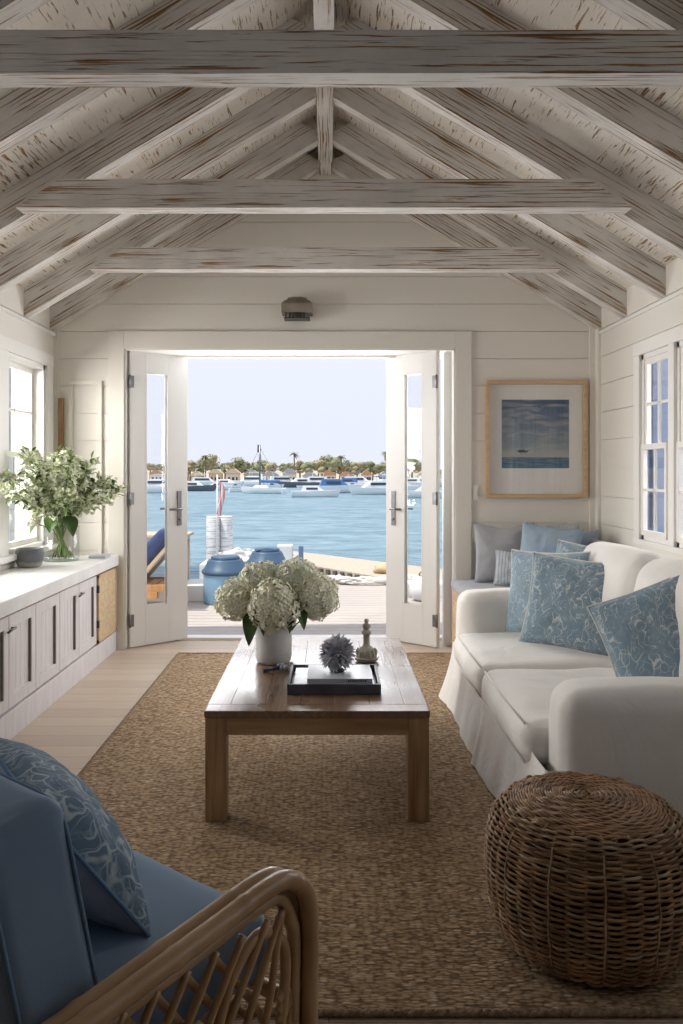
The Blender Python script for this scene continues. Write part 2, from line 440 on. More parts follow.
m = window_bank(9, XR, 1, [(.5, 1.41), (1.49, 2.4)], .90, 2.08, .1); struct(m, 'trim_unseen_9', M['white'])
# blue shutters fixed outside the right windows, each standing out from the wall
m = MB()
for y in (5.16, 4.66, 4.23):
    m.box(XR+.17, XR+.50, y, y+.03, .9, 2.08)
    for k in range(7): m.box(XR+.17+.045*k, XR+.19+.045*k, y-.012, y, .92, 2.06)
struct(m, 'trim_10', SHUT)

# doors (leaf + glass + lever + hinges); hinge at jamb, swung out over the sill
def door(idx, hx, hy, fx, fy):
    L = math.hypot(fx-hx, fy-hy); a = math.atan2(fy-hy, fx-hx)
    H = 2.232; th = .045; st = .125; e = empty('door_%d' % idx, (hx, hy, .008), (0, 0, a)); e['kind'] = 'structure'
    m = MB(); s0, s1 = .125, .165
    m.box(0, s0, -th/2, th/2, 0, H, bv=.003); m.box(L-s1, L, -th/2, th/2, 0, H, bv=.003)
    m.box(s0, L-s1, -th/2, th/2, 0, .29, bv=.003); m.box(s0, L-s1, -th/2, th/2, H-.15, H, bv=.003)
    for ins in (-1, 1):   # glazing bead
        y = ins*th/2*.8; b = .012
        m.box(s0, s0+b, y-.005, y+.005, .29, H-.15); m.box(L-s1-b, L-s1, y-.005, y+.005, .29, H-.15)
        m.box(s0, L-s1, y-.005, y+.005, .29, .29+b); m.box(s0, L-s1, y-.005, y+.005, H-.15-b, H-.15)
    m.build('door_leaf', M['door_white'], e)
    MB().box(s0+.002, L-s1-.002, -.003, .003, .292, H-.152).build('glass_pane', M['glass'], e)
    for side in (-1, 1):
        h = MB(); hxx = L-.075; yy = side*(th/2+.004)
        h.box(hxx-.018, hxx+.018, yy-.004, yy+.004, .90, 1.17, bv=.003)
        h.tube([(hxx, yy, 1.03), (hxx, yy+side*.045, 1.03), (hxx-.01, yy+side*.05, 1.03), (hxx-.11, yy+side*.05, 1.03)], .0085, 8)
        h.tube([(hxx, yy, .95), (hxx, yy+side*.012, .95)], .012, 10)
        h.build('door_handle', M['steel'], e)
    for z in (.20, 1.12, 2.0):
        h = MB(); h.tube([(-.006, -th/2-.004, z-.05), (-.006, -th/2-.004, z+.05)], .009, 8)
        h.box(.0, .03, -th/2-.002, -th/2+.001, z-.045, z+.045); h.build('hinge', M['steel'], e)
    return e
door(1, -1.508, 6.03, -1.133, 6.345)
d2 = door(2, .823, 6.03, .466, 6.345)
for ch in d2.children:  # hinges and knuckles belong on the room side of this leaf too
    if ch.name.startswith('hinge'): ch.location = (0, .055, 0)
mb = MB()  # narrow fixed post beside the right leaf
mb.box(.872, DX1-.012, 6.10, 6.17, .0, DZ-.012, bv=.004)
mb.box(.85, .875, 6.08, 6.1, 0, .0) if False else None
struct(mb, 'trim_11', M['white'])

# ------------------------------------------------------------------ roof timbers (local x = grain)
ang = math.atan(SL)
yr = [5.90, 5.40, 4.775, 4.15, 3.455, 2.76, 2.10]
ordn = ['flush against the far gable wall', 'second out from the far gable wall', 'third out from the far gable wall', 'fourth out from the far gable wall', 'fifth out from the far gable wall', 'sixth out from the far gable wall', 'nearest the viewer']
for i, y in enumerate(yr):
    for sg, sn in ((-1, 'left'), (1, 'right')):
        Lr = 2.08/math.cos(ang); d = .16; bb = .095
        # local: x along the slope downwards, y depth, z perpendicular up
        m = MB()
        N = 24; rj = random.Random(i*2+sg)
        x_end = (abs((XL if sg < 0 else XR)-XM))/math.cos(ang)
        poly = [(-0.0, 0), (x_end+.0, 0), (x_end+d*math.tan(ang), d), (.0, d)]
        # vertical cuts at ridge and wall
        m.prism([(d*0, 0), (x_end, 0), (x_end+d*SL*1.0, d), (d*SL, d)], 'y', 0, bb)
        mt = m.build('rafter', M['beam'])
        # place: origin at ridge underside
        xa = Vector((sg*math.cos(ang), 0, -math.sin(ang))); za = Vector((sg*math.sin(ang), 0, math.cos(ang))); ya = Vector((0, 1, 0))
        R = Matrix((xa, ya, za)).transposed()
        if sg < 0: pass
        mt.matrix_world = Matrix.Translation((XM, y, ZR)) @ R.to_4x4()
        tag(mt, 'whitewashed rafter on the %s roof slope, %s' % (sn, ordn[i]), 'rafter', 'roof rafters')
m = MB().box(YF, YB-.01, -.05, .05, 0, .19)
o = m.build('ridge_beam', M['beam'], loc=(XM, 0, ZR-.05), rot=(0, 0, PI/2)); tag(o, 'whitewashed ridge beam running along the peak of the ceiling', 'beam')
for y0, th, lb in ((5.29, .10, 'smallest whitewashed tie beam, the one nearest the doors'), (4.045, .10, 'middle whitewashed tie beam spanning the ceiling'), (2.672, .10, 'nearest and largest whitewashed tie beam, crossing the whole top of the view')):
    hw = 1.62; zb = 2.672; h = .145
    hw2 = (ZR+RD-.01-(zb+h))/SL; hw1 = (ZR+RD-.01-zb)/SL
    hw1 = min(hw1, 1.60+.0); m = MB()
    m.prism([(-1.56, 0), (1.56, 0), (1.56-h/SL*.92, h), (-1.56+h/SL*.92, h)], 'y', 0, th)
    o = m.build('tie_beam', M['beam'], loc=(XM, y0, zb)); tag(o, lb, 'beam', 'tie beams')
# ================================================================== FABRICS
def cloth(name, c1, c2, weave=380, wr=.35, rough=.9, wsc=3.0, sheen=.15):
    t = NT(name, rough, .15); t.b.inputs['Sheen Weight'].default_value = sheen
    n1 = t.noise(5, (1,1,1), 3); w_ = t.noise(weave, (1,1,1), 1)
    t.col(t.mix(t.rng(n1, .3, .7), c1, c2))
    folds = t.noise(wsc, (1,1,1), 4, 1.2)
    t.bump(t.math('ADD', t.math('MULTIPLY', folds, wr*6), t.math('MULTIPLY', w_, .06)), .5, .008)
    return t.m
M['slip'] = cloth('white_linen_slipcover', (.80,.775,.74), (.74,.72,.69), wr=.45, wsc=4)
M['grey_cloth'] = cloth('grey_linen', (.36,.365,.385), (.30,.305,.325))
M['blue_cloth'] = cloth('plain_blue_canvas', (.20,.285,.40), (.17,.25,.365), wr=.15)
M['blue_lin'] = cloth('washed_blue_linen', (.29,.37,.44), (.22,.30,.39), wsc=6)
def stripe_cloth(name, c1, c2, sc, axis):
    t = NT(name, .9, .1); wv = t.N('TexWave', Scale=sc, Distortion=.6); wv.bands_direction = axis
    t.n.links.new(t.tc.outputs['Object'], wv.inputs['Vector'])
    t.col(t.mix(t.rng(wv.outputs['Fac'], .55, .8), c1, c2)); t.bump(t.noise(300), .2); return t.m
M['grey_stripe'] = stripe_cloth('pale_striped_linen', (.44,.47,.50), (.30,.34,.38), 14, 'X')
M['navy_stripe'] = stripe_cloth('pale_fringed_linen', (.55,.56,.55), (.33,.38,.43), 16, 'X')
def floral(name, base, base2, line, sc=9.0, width=.045, dist=.28):
    t = NT(name, .9, .12); t.b.inputs['Sheen Weight'].default_value = .1
    nz = t.N('TexNoise', Scale=sc*.45, Detail=2.0); t.n.links.new(t.tc.outputs['Object'], nz.inputs['Vector'])
    vm = t.n.nodes.new('ShaderNodeVectorMath'); vm.operation = 'MULTIPLY_ADD'; t.n.links.new(nz.outputs['Color'], vm.inputs[0])
    vm.inputs[1].default_value = (dist, dist, 0); t.n.links.new(t.map((1, .62, .25)), vm.inputs[2])
    out = None
    for s_, wd_ in ((sc, width), (sc*2.1, width*.9)):
        v = t.N('TexVoronoi', Scale=s_, feature='DISTANCE_TO_EDGE'); t.n.links.new(vm.outputs[0], v.inputs['Vector'])
        q = t.rng(v.outputs['Distance'], wd_*.35, wd_, 1, 0); out = q if out is None else t.math('MAXIMUM', out, t.math('MULTIPLY', q, .55))
    gate = t.rng(t.noise(sc*1.1, (1,1,1), 2), .36, .50, .15, 1)
    b = t.mix(t.rng(t.noise(sc*.7, (1,1,1), 4), .35, .65), base, base2)
    t.col(t.mix(t.math('MULTIPLY', t.math('MULTIPLY', out, gate), .85), b, line))
    t.bump(t.math('ADD', t.math('MULTIPLY', t.noise(4, (1,1,1), 3, 1), 2.0), t.math('MULTIPLY', t.noise(350), .1)), .4, .008)
    return t.m
M['floral'] = floral('blue_leaf_print', (.205,.285,.345), (.165,.24,.31), (.56,.59,.58), 19, .048, .30)
M['floral_fine'] = floral('fine_blue_leaf_print', (.25,.335,.40), (.20,.285,.355), (.52,.57,.58), 20, .045, .3)
M['floral_dark'] = floral('deep_blue_leaf_print', (.12,.185,.25), (.095,.15,.215), (.38,.45,.48), 15, .06, .4)
M['piping'] = mat('cream_piping', (.62,.61,.58), .9)
M['piping_blue'] = mat('blue_piping', (.12,.2,.31), .9)
M['plain_back'] = cloth('lilac_grey_cloth', (.34,.36,.43), (.29,.31,.38))
# ================================================================== PILLOW
def pillow_parts(w_, h_, t_, seed=0, c=.07, wrinkle=.006, n=28, dent=0.0):
    def side(sg):
        def fn(a, b):
            u = 2*a-1; v = 2*b-1
            x = w_/2*u*(1-c*(1-v*v)); z = h_/2*v*(1-c*(1-u*u))
            e = max(0, (1-u*u))**.42*max(0, (1-v*v))**.42
            y = t_/2*e
            rr = noise.noise(Vector((u*2.2+seed, v*2.2, seed*1.7)))*wrinkle*2 + noise.noise(Vector((u*6+seed, v*6, seed)))*wrinkle*.8
            # creases running out of the corners
            rr += wrinkle*.8*math.sin(9*math.atan2(v-math.copysign(1, v), u-math.copysign(1, u)))*(abs(u)*abs(v))
            y += rr*min(1, e*2)
            if dent: z -= dent*max(0, v)**2*math.exp(-(u/.35)**2)*h_
            return (x, sg*y, z)
        return fn
    return side
def pillow(name, w_, h_, t_, m_, loc, rotz, tilt=0, roll=0, label='', group=None, seed=0, pipe=None, back=None, dent=0, fringe=False, cat='pillow'):
    """stands on its lower edge; local -y is the printed face. rotz turns it, tilt leans it back (towards +y)"""
    side = pillow_parts(w_, h_, t_, seed, dent=dent); n = 30
    R = (Matrix.Rotation(rotz, 4, 'Z') @ Matrix.Rotation(-tilt, 4, 'X') @ Matrix.Rotation(roll, 4, 'Y'))
    m = MB(); m.grid(side(-1), n, n)
    if not back: m.grid(side(1), n, n, flip=True)
    o = m.build(name, m_); o.matrix_world = Matrix.Translation(loc) @ R
    tag(o, label, cat, group)
    if back: MB().grid(side(1), n, n, flip=True).build('pillow_back', back, o)
    if pipe:
        f = side(1); pts = [f(i/16, 0) for i in range(16)]+[f(1, i/16) for i in range(16)]+[f(1-i/16, 1) for i in range(16)]+[f(0, 1-i/16) for i in range(16)]
        MB().tube([(p[0]*1.008, 0, p[2]*1.008) for p in pts], .0045, 6, closed=True).build('piping', pipe, o)
    if fringe:
        fr = MB(); f = side(1)
        for i in range(46):
            p = f(i/45, 1); fr.tube([(p[0], 0, p[2]), (p[0]+random.uniform(-.004,.004), random.uniform(-.006,.006), p[2]+.022)], .0028, 4)
        fr.build('fringe', M['piping'], o)
    return o
# ================================================================== RUG
m = MB(); rx0, rx1, ry0, ry1 = -1.09, 1.32, 1.97, 5.80
m.box(rx0, rx1, ry0, ry1, .001, .014)
rug = m.build('area_rug', M['jute'], origin=((rx0+rx1)/2, (ry0+ry1)/2, 0)); tag(rug, 'large woven jute rug lying on the pale wood floor', 'rug')
def braid(p, q, r=.009, step=.02):
    p, q = Vector(p), Vector(q); L = (q-p).length; d = (q-p)/L; nrm = Vector((-d.y, d.x, 0)); b = MB()
    for ph in (0, PI):
        pts = [p+d*(L*i/int(L/step*2))+nrm*(.005*math.sin(ph+i*PI/2))+Vector((0,0,.004*math.cos(ph+i*PI/2))) for i in range(int(L/step*2)+1)]
        b.tube(pts, r*.75, 5)
    return b
c_ = ((rx0+rx1)/2, (ry0+ry1)/2, 0)
for p, q in (((rx0, ry0, .011), (rx1, ry0, .011)), ((rx0, ry1, .011), (rx1, ry1, .011)), ((rx0, ry0, .011), (rx0, ry1, .011)), ((rx1, ry0, .011), (rx1, ry1, .011))):
    b = braid(p, q); o = b.build('braided_edge', M['jute_edge'], origin=c_); o.parent = rug; o.location = (0,0,0)
RT = .016   # walking height of the rug
# ================================================================== SOFA
SX0, SX1, SY0, SY1 = .72, 1.76, 2.64, 4.62
sofa = empty('sofa', (1.25, 3.63, RT)); tag(sofa, 'white slipcovered sofa with loose seat cushions and a flared skirt, along the right wall', 'sofa')
OX, OY, OZ = 1.25, 3.63, RT
def sp(mb, name, m_, par=sofa):
    mb.v = [(x-OX, y-OY, z-OZ) for x, y, z in mb.v]; return mb.build(name, m_, par)
m = MB(); m.puff((SX1-SX0)/2-.03, (SY1-SY0)/2-.02, .13, .03, 14, M=Matrix.Translation(((SX0+SX1)/2+.02, (SY0+SY1)/2, .215)), nz=.004)
sp(m, 'base', M['slip'])
# skirt: closed loop around front and ends, flaring towards the hem
def skirt_fn(a, b):
    # a along path, b 0 top..1 hem
    segs = [((SX1, SY1), (SX0, SY1)), ((SX0, SY1), (SX0, SY0)), ((SX0, SY0), (SX1, SY0))]
    Ls = [SX1-SX0, SY1-SY0, SX1-SX0]; T_ = sum(Ls); s = a*T_; i = 0
    while i < 2 and s > Ls[i]: s -= Ls[i]; i += 1
    (x0, y0), (x1, y1) = segs[i]; k = s/Ls[i]; x = x0+(x1-x0)*k; y = y0+(y1-y0)*k
    nx, ny = ((0, 1), (-1, 0), (0, -1))[i]
    cw = 0
    if i == 0: cw = max(0, 1-(1-k)*Ls[0]/.10)
    if i == 1: cw = max(0, 1-k*Ls[1]/.10)+max(0, 1-(1-k)*Ls[1]/.10)
    if i == 2: cw = max(0, 1-k*Ls[2]/.10)
    if cw > 0:
        if i == 0: nx, ny = -cw, 1
        if i == 1: ny = cw if k < .5 else -cw
        if i == 2: nx, ny = -cw, -1
        l = math.hypot(nx, ny); nx /= l; ny /= l
    t_ = a*T_
    fold = .009*math.sin(t_*9+2*math.sin(t_*3))+.004*math.sin(t_*27+1)
    pl = 0
    if i == 1:
        dmid = abs(y-3.62); pl = .030*math.exp(-(dmid/.05)**2)*b
    out = .006+.052*b**1.4+fold*b**1.2*(1 if cw < .5 else .3)+.055*cw*b**1.6+pl
    z = .355-(.355-RT-.004)*b
    return (x+nx*out, y+ny*out, z+.006*math.sin(t_*9)*b*0)
m = MB().grid(skirt_fn, 260, 12)
# gathered inverted pleat where the two seat cushions meet
m.grid(lambda a, b: (SX0-.012-.05*b**1.2+.03*abs(a-.5)*b, 3.62+(a-.5)*.12*b+.004, .36-(.36-RT-.004)*b), 8, 8)
sp(m, 'skirt', M['slip'])
# arms
def arm(y0, y1, ztop, x0, seed):
    m = MB(); hx = (SX1-x0)/2
    m.puff(hx, (y1-y0)/2, (ztop-.10)/2, .075, 16, bulge=(.01, .004, .012), nz=.008, seed=seed, freq=5, M=Matrix.Translation(((x0+SX1)/2, (y0+y1)/2, (ztop+.10)/2)))
    return sp(m, 'arm', M['slip'])
arm(4.40, 4.635, .665, .735, 1); arm(2.615, 2.86, .615, .775, 5)
# back
m = MB(); m.puff(.13, (SY1-SY0)/2-.02, .31, .07, 16, nz=.01, seed=3, M=Matrix.Translation((1.66, (SY0+SY1)/2, .535))); sp(m, 'backrest', M['slip'])
# seat cushions (the covers run out in front of the arms)
def seat(y0, y1, seed, zt):
    m = MB(); m.puff(.41, (y1-y0)/2-.004, .082, .06, 18, bulge=(.012, 0, .018), nz=.012, seed=seed, freq=5.5, M=Matrix.Translation((SX0-.035+.41, (y0+y1)/2, zt-.082)))
    o = sp(m, 'seat_cushion', M['slip'])
    hx = SX0-.035
    for z in (zt-.012, zt-.15):
        w_ = MB().tube([(hx+.012, y0+.05, z), (hx+.006, (y0+y1)/2, z+.001), (hx+.012, y1-.05, z)], .004, 6)
        w_.v = [(x-OX, y-OY, zz-OZ) for x, y, zz in w_.v]; w_.build('welt', M['slip'], o)
    return o
seat(3.63, 4.44, 11, .452); seat(2.80, 3.63, 17, .455)
for y0, y1, sd in ((3.63, 4.40, 2), (2.87, 3.62, 8)):
    m = MB(); m.puff(.115, (y1-y0)/2, .25, .10, 16, bulge=(.05, .0, .02), nz=.016, seed=sd, freq=4,
                     M=Matrix.Translation((1.46, (y0+y1)/2, .70)) @ Matrix.Rotation(.14, 4, 'Y'))
    sp(m, 'back_cushion', M['slip'])
# pillows on the sofa
pillow('throw_pillow', .50, .46, .15, M['floral_fine'], (1.155, 4.26, .685), math.radians(-52), .22, -.06, 'pale blue leaf-print pillow behind the large leaf-print pillow, against the far sofa arm', 'pillows on the sofa', 3, M['piping'])
pillow('throw_pillow', .46, .42, .13, M['floral_fine'], (1.40, 4.25, .735), math.radians(-35), .30, .10, 'blue pillow with pale piping peeking out behind, beside the far back cushion', 'pillows on the sofa', 6, M['piping'])
pillow('throw_pillow', .54, .47, .17, M['floral'], (1.235, 3.98, .675), math.radians(-38), .28, .05, 'blue leaf-print pillow in full view in the middle of the sofa', 'pillows on the sofa', 9, M['piping'])
pillow('throw_pillow', .52, .48, .18, M['floral'], (1.33, 3.12, .69), math.radians(-40), .42, -.50, 'blue leaf-print pillow at the right edge, resting by the near sofa arm', 'pillows on the sofa', 14, M['piping'])
# ================================================================== BENCH in the corner
bx0, by0 = .92, 5.36
bench = empty('window_bench', (1.45, 5.68, 0)); tag(bench, 'low built-in oak bench with a grey seat pad in the far right corner', 'bench')
def bp_(mb, name, m_, par=bench): mb.v = [(x-1.45, y-5.68, z) for x, y, z in mb.v]; return mb.build(name, m_, par)
m = MB().box(bx0, bx0+.02, by0, 5.975, .0, .455, bv=.002); m.box(bx0+.02, 1.985, by0, by0+.02, 0, .455, bv=.002); m.box(bx0+.02, 1.985, by0+.02, 5.975, .43, .455)
m.box(bx0-.008, bx0, by0+.02, 5.95, .03, .09); bp_(m, 'box', M['oak'])
m = MB().box(bx0-.008, bx0-.001, by0+.08, 5.90, .12, .40, bv=.002); dr = bp_(m, 'panel', M['oak'])
for z in (.20, .30):
    k = MB().lathe([(0, 0), (.009, .002), (.011, .01), (.006, .018), (0, .02)], 12, M=Matrix.Translation((bx0-.028, by0+.13, z)) @ Matrix.Rotation(PI/2, 4, 'Y')); bp_(k, 'knob', M['metal'])
m = MB(); m.puff((1.98-bx0)/2+.01, .315, .036, .025, 12, bulge=(0,0,.006), nz=.003, M=Matrix.Translation(((bx0+1.98)/2-.005, 5.665, .4935))); bp_(m, 'seat_pad', M['grey_cloth'])
BZ = .533
pillow('throw_pillow', .44, .44, .13, M['grey_cloth'], (1.27, 5.78, BZ+.21), math.radians(-12), .30, -.03, 'large plain grey pillow leaning on the wall at the left end of the bench', 'pillows on the bench', 21, None, dent=.06)
pillow('throw_pillow', .27, .25, .09, M['grey_stripe'], (1.29, 5.585, BZ+.12), math.radians(-20), .25, .03, 'small pale striped pillow leaning on the plain grey one', 'pillows on the bench', 23)
pillow('throw_pillow', .43, .44, .15, M['blue_lin'], (1.52, 5.55, BZ+.21), math.radians(-28), .25, .10, 'washed light blue pillow between the striped pillow and the sofa', 'pillows on the bench', 25)
pillow('throw_pillow', .38, .36, .12, M['blue_lin'], (1.75, 5.66, BZ+.19), math.radians(-5), .25, -.12, 'darker blue pillow at the middle of the bench back', 'pillows on the bench', 27)
pillow('throw_pillow', .36, .38, .10, M['navy_stripe'], (1.66, 5.83, BZ+.22), math.radians(-5), .18, -.05, 'pale fringed pillow whose top shows behind the blue bench pillows', 'pillows on the bench', 29, fringe=True)
pillow('throw_pillow', .34, .32, .10, M['grey_cloth'], (1.87, 5.44, BZ+.17), math.radians(-62), .20, .10, 'small charcoal grey pillow in the corner at the right end of the bench', 'pillows on the bench', 31)
# ================================================================== COFFEE TABLE
def oakmat(name, st):
    t = NT(name, .42, .4); gr = t.noise(5, st, 5, .3); big = t.noise(2.2, (1,1,1), 3)
    t.col(t.mix(t.rng(gr, .35, .7), t.mix(t.rng(big, .4, .6), (.40,.25,.135), (.33,.20,.10)), (.22,.125,.06))); t.bump(gr, .12); return t.m
M['table'] = oakmat('worn_oak_legs', (9,9,.7)); M['table_apron'] = oakmat('worn_oak_rails', (.7,9,9))
t = NT('worn_oak_top', .24, .5); gr = t.noise(7, (10,.8,10), 5, .4); big = t.noise(2.2, (1,1,1), 3)
t.col(t.mix(t.rng(gr, .35, .7), t.mix(t.rng(big, .4, .6), (.25,.165,.11), (.20,.12,.075)), (.13,.08,.05))); t.bump(gr, .10)
t.n.links.new(t.rng(big, .35, .65, .18, .38), t.b.inputs['Roughness'])
M['table_top'] = t.m
tx0, tx1, ty0, ty1, TZ = -.472, .382, 3.02, 4.345, .436
tb = empty('coffee_table', ((tx0+tx1)/2, (ty0+ty1)/2, RT)); tag(tb, 'low oak coffee table with thick square legs, in the middle of the jute rug', 'table')
TO = ((tx0+tx1)/2, (ty0+ty1)/2, RT)
def tp(mb, name, m_, par=tb): mb.v = [(x-TO[0], y-TO[1], z-TO[2]) for x, y, z in mb.v]; return mb.build(name, m_, par)
m = MB(); n_ = 5; wb = (ty1-ty0-.18)/n_
for i in range(n_):
    xa = tx0+.09+i*(tx1-tx0-.18)/n_; m.box(xa+.0006, xa+(tx1-tx0-.18)/n_-.0006, ty0+.09, ty1-.09, TZ-.026, TZ, bv=.001)
for s_ in (0, 1):
    a, b = (ty0, ty0+.0895) if s_ == 0 else (ty1-.0895, ty1); m.box(tx0, tx1, a, b, TZ-.026, TZ, bv=.004)
    a, b = (tx0, tx0+.0895) if s_ == 0 else (tx1-.0895, tx1); m.box(a, b, ty0+.09, ty1-.09, TZ-.026, TZ, bv=.002)
tp(m, 'table_top', M['table_top'])
m = MB(); az = TZ-.092
m.box(tx0+.084, tx1-.084, ty0+.004, ty0+.032, az, TZ-.027, bv=.002); m.box(tx0+.084, tx1-.084, ty1-.032, ty1-.004, az, TZ-.027, bv=.002)
m.box(tx0+.004, tx0+.032, ty0+.084, ty1-.084, az, TZ-.027, bv=.002); m.box(tx1-.032, tx1-.004, ty0+.084, ty1-.084, az, TZ-.027, bv=.002)
tp(m, 'apron', M['table_apron'])
for x in (tx0+.003, tx1-.083):
    for y in (ty0+.003, ty1-.083):
        tp(MB().box(x, x+.08, y, y+.08, RT, TZ-.027, bv=.005), 'leg', M['table'])
# ------------------------------------------------ white vase with hydrangeas
M['ceramic'] = mat('pale_ceramic', (.62,.62,.61), .35, col2=(.52,.52,.52), nscale=6, spec=.5)
M['petal'] = mat('cream_petals', (.86,.85,.71), .8, col2=(.74,.74,.56), nscale=18)
M['petal_w'] = mat('white_petals', (.80,.80,.70), .8, col2=(.68,.70,.54), nscale=14)
M['petal_core'] = mat('green_bloom_centre', (.42,.44,.26), .8)
M['leaf'] = mat('leaf_green', (.055,.10,.03), .5, col2=(.09,.16,.045), nscale=12)
M['leaf_light'] = mat('light_leaf_green', (.20,.29,.09), .5, col2=(.34,.42,.17), nscale=12)
M['stem'] = mat('stem_green', (.18,.25,.08), .6)
VX, VY = -.262, 3.79
m = MB().lathe([(0, 0), (.070, 0), (.080, .008), (.0845, .03), (.086, .10), (.0865, .18), (.085, .212), (.087, .222), (.0845, .226), (.079, .22), (.078, .03), (0, .025)], 40, (VX, VY, TZ+.001))
for z in (.04, .055, .175): m.tube([(VX+.0865*math.cos(k*PI/20), VY+.0865*math.sin(k*PI/20), TZ+z) for k in range(40)], .0012, 4, closed=True)
vs_ = m.build('vase', M['ceramic'], origin=(VX, VY, TZ)); tag(vs_, 'white ceramic cylinder vase standing at the back left of the coffee table', 'vase')
def leaf(mb, p, d, L, W, n=6, droop=.3, M_=None):
    """leaf blade from p along d"""
    d = Vector(d).normalized(); s = d.cross(Vector((0,0,1)))
    if s.length < .05: s = Vector((1,0,0))
    s.normalize(); up = s.cross(d).normalized(); p = Vector(p)
    def fn(a, b):
        wv_ = W/2*math.sin(PI*min(1, a*.97+.03))**.8*(1-.35*a)*1.25
        v = (b-.5)*2
        return p+d*(L*a)+s*(wv_*v)+up*(abs(v)*wv_*.35)-Vector((0,0,1))*droop*L*a*a
    mb.grid(lambda a, b: tuple(fn(a, b)), n, 4)
def floret(mb, p, nrm, r, rng):
    nrm = Vector(nrm).normalized(); a = nrm.orthogonal().normalized(); b = nrm.cross(a); ph = rng.uniform(0, PI)
    for k in range(4):
        th = ph+k*PI/2; d = a*math.cos(th)+b*math.sin(th); s = a*-math.sin(th)+b*math.cos(th)
        q = [p+d*r*.12-s*r*.12, p+d*r*.55-s*r*.42+nrm*r*.12, p+d*r*1.0+nrm*r*.22*rng.uniform(0, 2), p+d*r*.55+s*r*.42+nrm*r*.12, p+d*r*.12+s*r*.12]
        mb.add([tuple(x) for x in q], [(0,1,2,3,4)], False)
def hydrangea(c, r, flat, seed, label, mt, leafdirs=(), foot=None):
    rng = random.Random(seed); e = empty('hydrangea', c); tag(e, label, 'flower', 'hydrangeas in the white vase')
    m = MB(); N = int(520*(r/.1)**2*.8)
    for i in range(N):
        z = 1-2*(i+.5)/N; th = i*2.39996; q = math.sqrt(1-z*z)
        d = Vector((q*math.cos(th), q*math.sin(th), z))
        k = 1+.10*noise.noise(d*2.6+Vector((seed, 0, 0)))*2+rng.uniform(-.07, .05)
        p = Vector((d.x*r*k, d.y*r*k, d.z*r*k*flat))
        nrm = (d+Vector((rng.uniform(-.5,.5), rng.uniform(-.5,.5), rng.uniform(-.5,.5)))*.9)
        floret(m, p, nrm, rng.uniform(.013, .0185), rng)
    m.build('bloom', mt, e)
    MB().blob((0,0,0), r*.80, 2, .08, (1,1,flat), seed).build('bloom_core', M['petal_core'], e)
    f = Vector(foot)-Vector(c)
    MB().tube([(0,0,-r*flat*.6), tuple(f*.5+Vector((0,0,-.005))), tuple(f)], .004, 6).build('stem', M['stem'], e)
    for (dx, dy, dz, L, W, ox, oy, oz) in leafdirs:
        lf = MB(); leaf(lf, (ox, oy, oz), (dx, dy, dz), L, W, 8, .25); lf.build('leaf', M['leaf'], e)
    return e
zt = TZ+.226
ft = lambda k: (VX+.03*math.cos(k), VY+.03*math.sin(k), TZ+.05)
hydrangea((VX-.165, VY-.03, TZ+.30), .098, .95, 1, 'cream hydrangea head hanging lowest on the left of the white vase', M['petal'], [(-.1,-.6,-1,.16,.075,.075,-.03,-.02), (.3,-.5,-1,.14,.06,.09,-.02,0)], ft(0))
hydrangea((VX+.195, VY-.02, TZ+.315), .108, .95, 2, 'cream hydrangea head furthest right over the coffee table', M['petal'], [(-.2,-.6,-.8,.12,.06,-.09,-.04,-.03), (.2,-.6,-.7,.11,.05,-.07,-.05,-.03)], ft(1))
hydrangea((VX+.01, VY-.11, TZ+.285), .112, 1.0, 3, 'front centre cream hydrangea head drooping over the vase rim', M['petal'], [], ft(2))
hydrangea((VX-.07, VY+.03, TZ+.375), .102, .9, 4, 'cream hydrangea head at the top left of the arrangement', M['petal_w'], [], ft(3))
hydrangea((VX+.10, VY+.03, TZ+.385), .105, .9, 5, 'cream hydrangea head at the top right of the arrangement', M['petal_w'], [], ft(4))
hydrangea((VX+.03, VY+.14, TZ+.33), .095, .9, 6, 'cream hydrangea head at the rear of the white vase', M['petal_w'], [(.8,.3,-.3,.13,.07,.06,0,-.05)], ft(5))
# ------------------------------------------------ tray, books, pompom, finial, bead tie
M['slate'] = mat('charcoal_marble', (.05,.055,.07), .45, col2=(.10,.10,.12), nscale=9, spec=.5)
M['ink'] = mat('dark_ink', (.03,.035,.05), .6)
M['paper'] = mat('page_block', (.68,.67,.64), .8)
M['cover_a'] = mat('glossy_photo_cover', (.45,.47,.50), .3, col2=(.20,.22,.25), nscale=7, stretch=(1,3,1), spec=.6, lo=.48, hi=.54)
M['cover_b'] = mat('silver_grey_cover', (.45,.47,.50), .38, col2=(.42,.44,.48), nscale=4, spec=.6)
kx0, kx1, ky0, ky1 = -.170, .211, 3.235, 3.57
tr_ = empty('tray', ((kx0+kx1)/2, (ky0+ky1)/2, TZ)); tag(tr_, 'rectangular charcoal marble tray at the front of the coffee table', 'tray')
def kp(mb, name, m_): mb.v = [(x-(kx0+kx1)/2, y-(ky0+ky1)/2, z-TZ) for x, y, z in mb.v]; return mb.build(name, m_, tr_)
kp(MB().box(kx0, kx1, ky0, ky1, TZ+.001, TZ+.012, bv=.002), 'tray_base', M['slate'])
m = MB(); zz = TZ+.043; w_ = .012
m.box(kx0, kx1, ky0, ky0+w_, TZ+.012, zz, bv=.002); m.box(kx0, kx1, ky1-w_, ky1, TZ+.012, zz, bv=.002); m.box(kx0, kx0+w_, ky0+w_, ky1-w_, TZ+.012, zz, bv=.002); m.box(kx1-w_, kx1, ky0+w_, ky1-w_, TZ+.012, zz, bv=.002)
kp(m, 'tray_rim', M['slate'])
